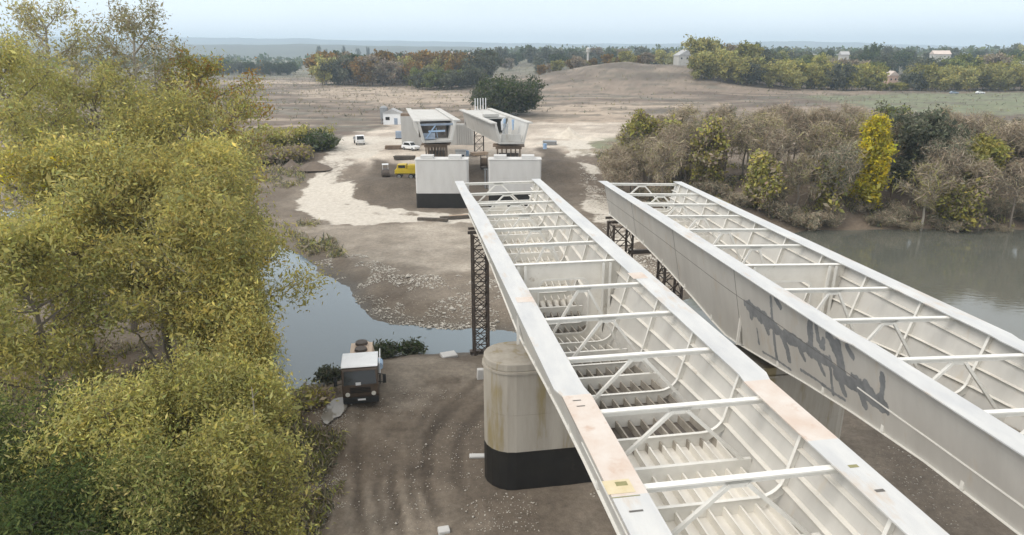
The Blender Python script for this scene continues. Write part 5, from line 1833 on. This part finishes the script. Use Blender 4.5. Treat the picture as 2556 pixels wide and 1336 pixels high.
band(60, 820, 1700, 640, 840, ['dark', 'greygreen', 'dark', 'greygreen', 'brown'], (11, 20), 'of the village skyline', 'village skyline trees')
band(70, 1650, 2800, 600, 840, ['dark', 'greygreen', 'dark', 'greygreen', 'olive'], (12, 21), 'of the village skyline', 'village skyline trees')
band(22, 540, 735, 690, 760, ['dark', 'greygreen'], (10, 14), 'of the low wood beyond the left field', 'dark trees beyond the left field')
single('dark', 1, 2180, 108, 640, 5.5, 'round dark tree sticking up highest on the right skyline')
single('dark', 2, 1892, 104, 640, 3.0, 'narrow tall dark tree on the skyline above the yellow belt')
single('olive', 0, 1648, 122, 560, 4.5, 'olive tree left of the white gabled house')
for k, px in enumerate((795, 812, 858, 893, 918)):
    p = at_y(px, 116 + 6 * (k % 2), 1500)
    pr = leafy['greygreen'][k % 3]
    place(pr, (p.x, 1500, zg(p.x, 1500)), k * 1.0, (0.75, 0.75, (p.z - zg(p.x, 1500)) / 12.0), 'thin bluish poplar far off before the blue ridge', 'far poplars before the blue ridge')
# one mass of wood that closes the distance
V, Fq, cc = [], [], []
rgx = R_(500)
cen = []
for k in range(900):
    px = rgx.uniform(-300, 2900)
    Y = rgx.uniform(860, 1500)
    X = (px - PW / 2) / F * (Y * CT + 20 * ST)
    cen.append((X, Y, zg(X, Y) + rgx.uniform(2, 8)))
V, Fq, cc = leaves(np.array(cen), 16, (4.5, 3, 2.6), 5.0, rgx, DARKGREEN + GREYGREEN, 0, None, 0.7)
tag(link('distant_wood', mesh_np('distant_wood', V, Fq, {'tint': cc}), M['leaf']), kind='stuff')

# ---------------------------------------------------------------- houses among the trees
def house(label, px, py_base, Y, w, d, h, rh, wall, roof, rz=0.0, wins=2):
    p = at_y(px, py_base, Y)
    t = thing('house', label, 'house', (p.x, Y, p.z), rz)
    low = min(0.0, zg(p.x, Y) - p.z) - 0.6
    MB().box((0, 0, (h + low) / 2), (w, d, h - low)).build('wall', M[wall], t)
    MB().prism([(-w / 2 - 0.5, h), (w / 2 + 0.5, h), (0, h + rh)], 'y', -d / 2 - 0.4, d / 2 + 0.4).build('roof', M[roof], t)
    for k in range(wins):
        f = MB().box((-w / 2 + w * (k + 0.5) / wins, -d / 2 - 0.03, h * 0.55), (1.2, 0.08, 1.3)).build('window', M['glass'], t)
    return t
house('white house with a broad grey gable on the skyline right of the hill', 1708, 154, 556, 14, 10, 4.5, 4.5, 'wall_white', 'roof_grey', 0.2, 3)
house('pink house with a pale rounded roof among the yellow trees', 2218, 209, 506, 8.5, 7, 5.6, 3.2, 'wall_pink', 'roof_pale', 0.35, 2)
house('small white house left of the round dark skyline tree', 2105, 150, 560, 7, 6, 4, 2.5, 'wall_white', 'roof_grey', 1.4)
house('small pale house above the orange-brown wood', 1128, 152, 600, 9, 8, 4, 3.5, 'wall_white', 'roof_grey', -0.2)
house('low white house on the skyline left of the big willow', 1172, 148, 600, 7, 6, 3.5, 2.2, 'wall_white', 'roof_pale', 0.1)
house('low long pale house right of the pink one, on the skyline', 2345, 148, 600, 9, 13, 4, 3, 'wall_white', 'roof_pale', 1.45, 4)
house('grey house at the right edge of the photo among dark trees', 2545, 190, 470, 10, 9, 6, 3.5, 'wall_white', 'roof_grey', -0.3)
house('small grey house beside the white gabled one', 1785, 158, 530, 6, 6, 3.6, 2.4, 'wall_white', 'roof_grey', 0.3)
p = at_y(1467, 150, 560)
o = thing('water_tower', 'thin white tower on the skyline above the hill', 'tower', (p.x, 560, p.z - 2), 0)
MB().tube((0, 0, 0), (0, 0, 8.0), 0.9, 0.8, n=10).build('shaft', M['wall_white'], o)
MB().tube((0, 0, 8.0), (0, 0, 10.5), 1.5, 1.6, n=10).tube((0, 0, 10.5), (0, 0, 11.6), 1.6, 0.2, n=10).build('tank', M['wall_white'], o)

# ---------------------------------------------------------------- dry weeds and litter
def weeds(name, regions, n, size, pal, seed):
    rg = R_(seed)
    cs = []
    for pts, share in regions:
        pl_ = poly(pts, 1.0)
        lo, hi = pl_.min(0), pl_.max(0)
        P = rg.uniform(lo, hi, (int(n * share) * 5, 2))
        P = P[sdf(P, pl_) < 0]
        P = P[fbm(P[:, 0] / 3, P[:, 1] / 3, 55) > 0.48][:int(n * share)]
        z = hgt(P[:, 0], P[:, 1])
        ok = z > 0.15
        cs.append(np.stack([P[ok, 0], P[ok, 1], z[ok] + size * 0.35], 1))
    c = np.concatenate(cs)
    V, Fq, cc = leaves(c, 7, (0.22, 0.22, size * 0.3), size, rg, pal, -1.0, None, 0.12)
    tag(link(name, mesh_np(name, V, Fq, {'tint': cc}), M['twig']), kind='stuff')
weeds('dry_weeds', [([(720, 1010), (845, 1000), (862, 1100), (850, 1336), (700, 1336), (690, 1100)], 0.3), ([(-200, 900), (740, 1000), (740, 1336), (-200, 1336)], 0.4), ([(0, 700), (620, 700), (690, 1000), (0, 980)], 0.3)], 5200, 0.5, BROWN + YELGREEN[1:] + GREYGREEN[:1], 601)
weeds('field_scrub', [([(440, 190), (1340, 190), (1340, 330), (800, 330), (440, 330)], 0.55), ([(1340, 160), (2700, 235), (2700, 300), (1340, 320)], 0.45)], 9000, 0.9, BROWN + GREYGREEN + YELGREEN[2:], 603)
weeds('bank_grass', [([(1480, 420), (1560, 520), (1800, 555), (2000, 568), (2600, 568), (3000, 560), (3000, 500), (2000, 480), (1600, 430)], 0.75), ([(700, 560), (800, 560), (860, 640), (780, 640)], 0.06), ([(560, 400), (760, 400), (760, 470), (700, 480), (600, 450)], 0.19)], 5200, 0.75, BROWN + GREYGREEN + YELGREEN[1:], 602)
for k, (px, Y) in enumerate(((2192, 398), (2216, 402), (2238, 397), (2252, 404))):
    p = at_y(px, 230, Y)
    place(leafy['yellow'][k % 3], (p.x, Y, zg(p.x, Y) - 0.3), k * 1.3, (0.75, 0.75, 0.42), ['leftmost', 'second', 'third', 'rightmost'][k] + ' of the low yellow bushes in front of the pink house', 'low yellow bushes before the pink house')
# ================================================================ AIR
hz = MB().box((0, 4600, 116), (22000, 9500, 240)).mesh('haze')
hzm = bpy.data.materials.new('air')
hzm.use_nodes = True
hn = hzm.node_tree
hn.nodes.clear()
ho = N(hn, 'ShaderNodeOutputMaterial')
hv = N(hn, 'ShaderNodeVolumePrincipled')
hv.inputs['Color'].default_value = (0.68, 0.84, 1.0, 1)
hv.inputs['Density'].default_value = 0.00023
hv.inputs['Anisotropy'].default_value = 0.2
hn.links.new(hv.outputs[0], ho.inputs['Volume'])
tag(link('haze', hz, hzm), kind='stuff')
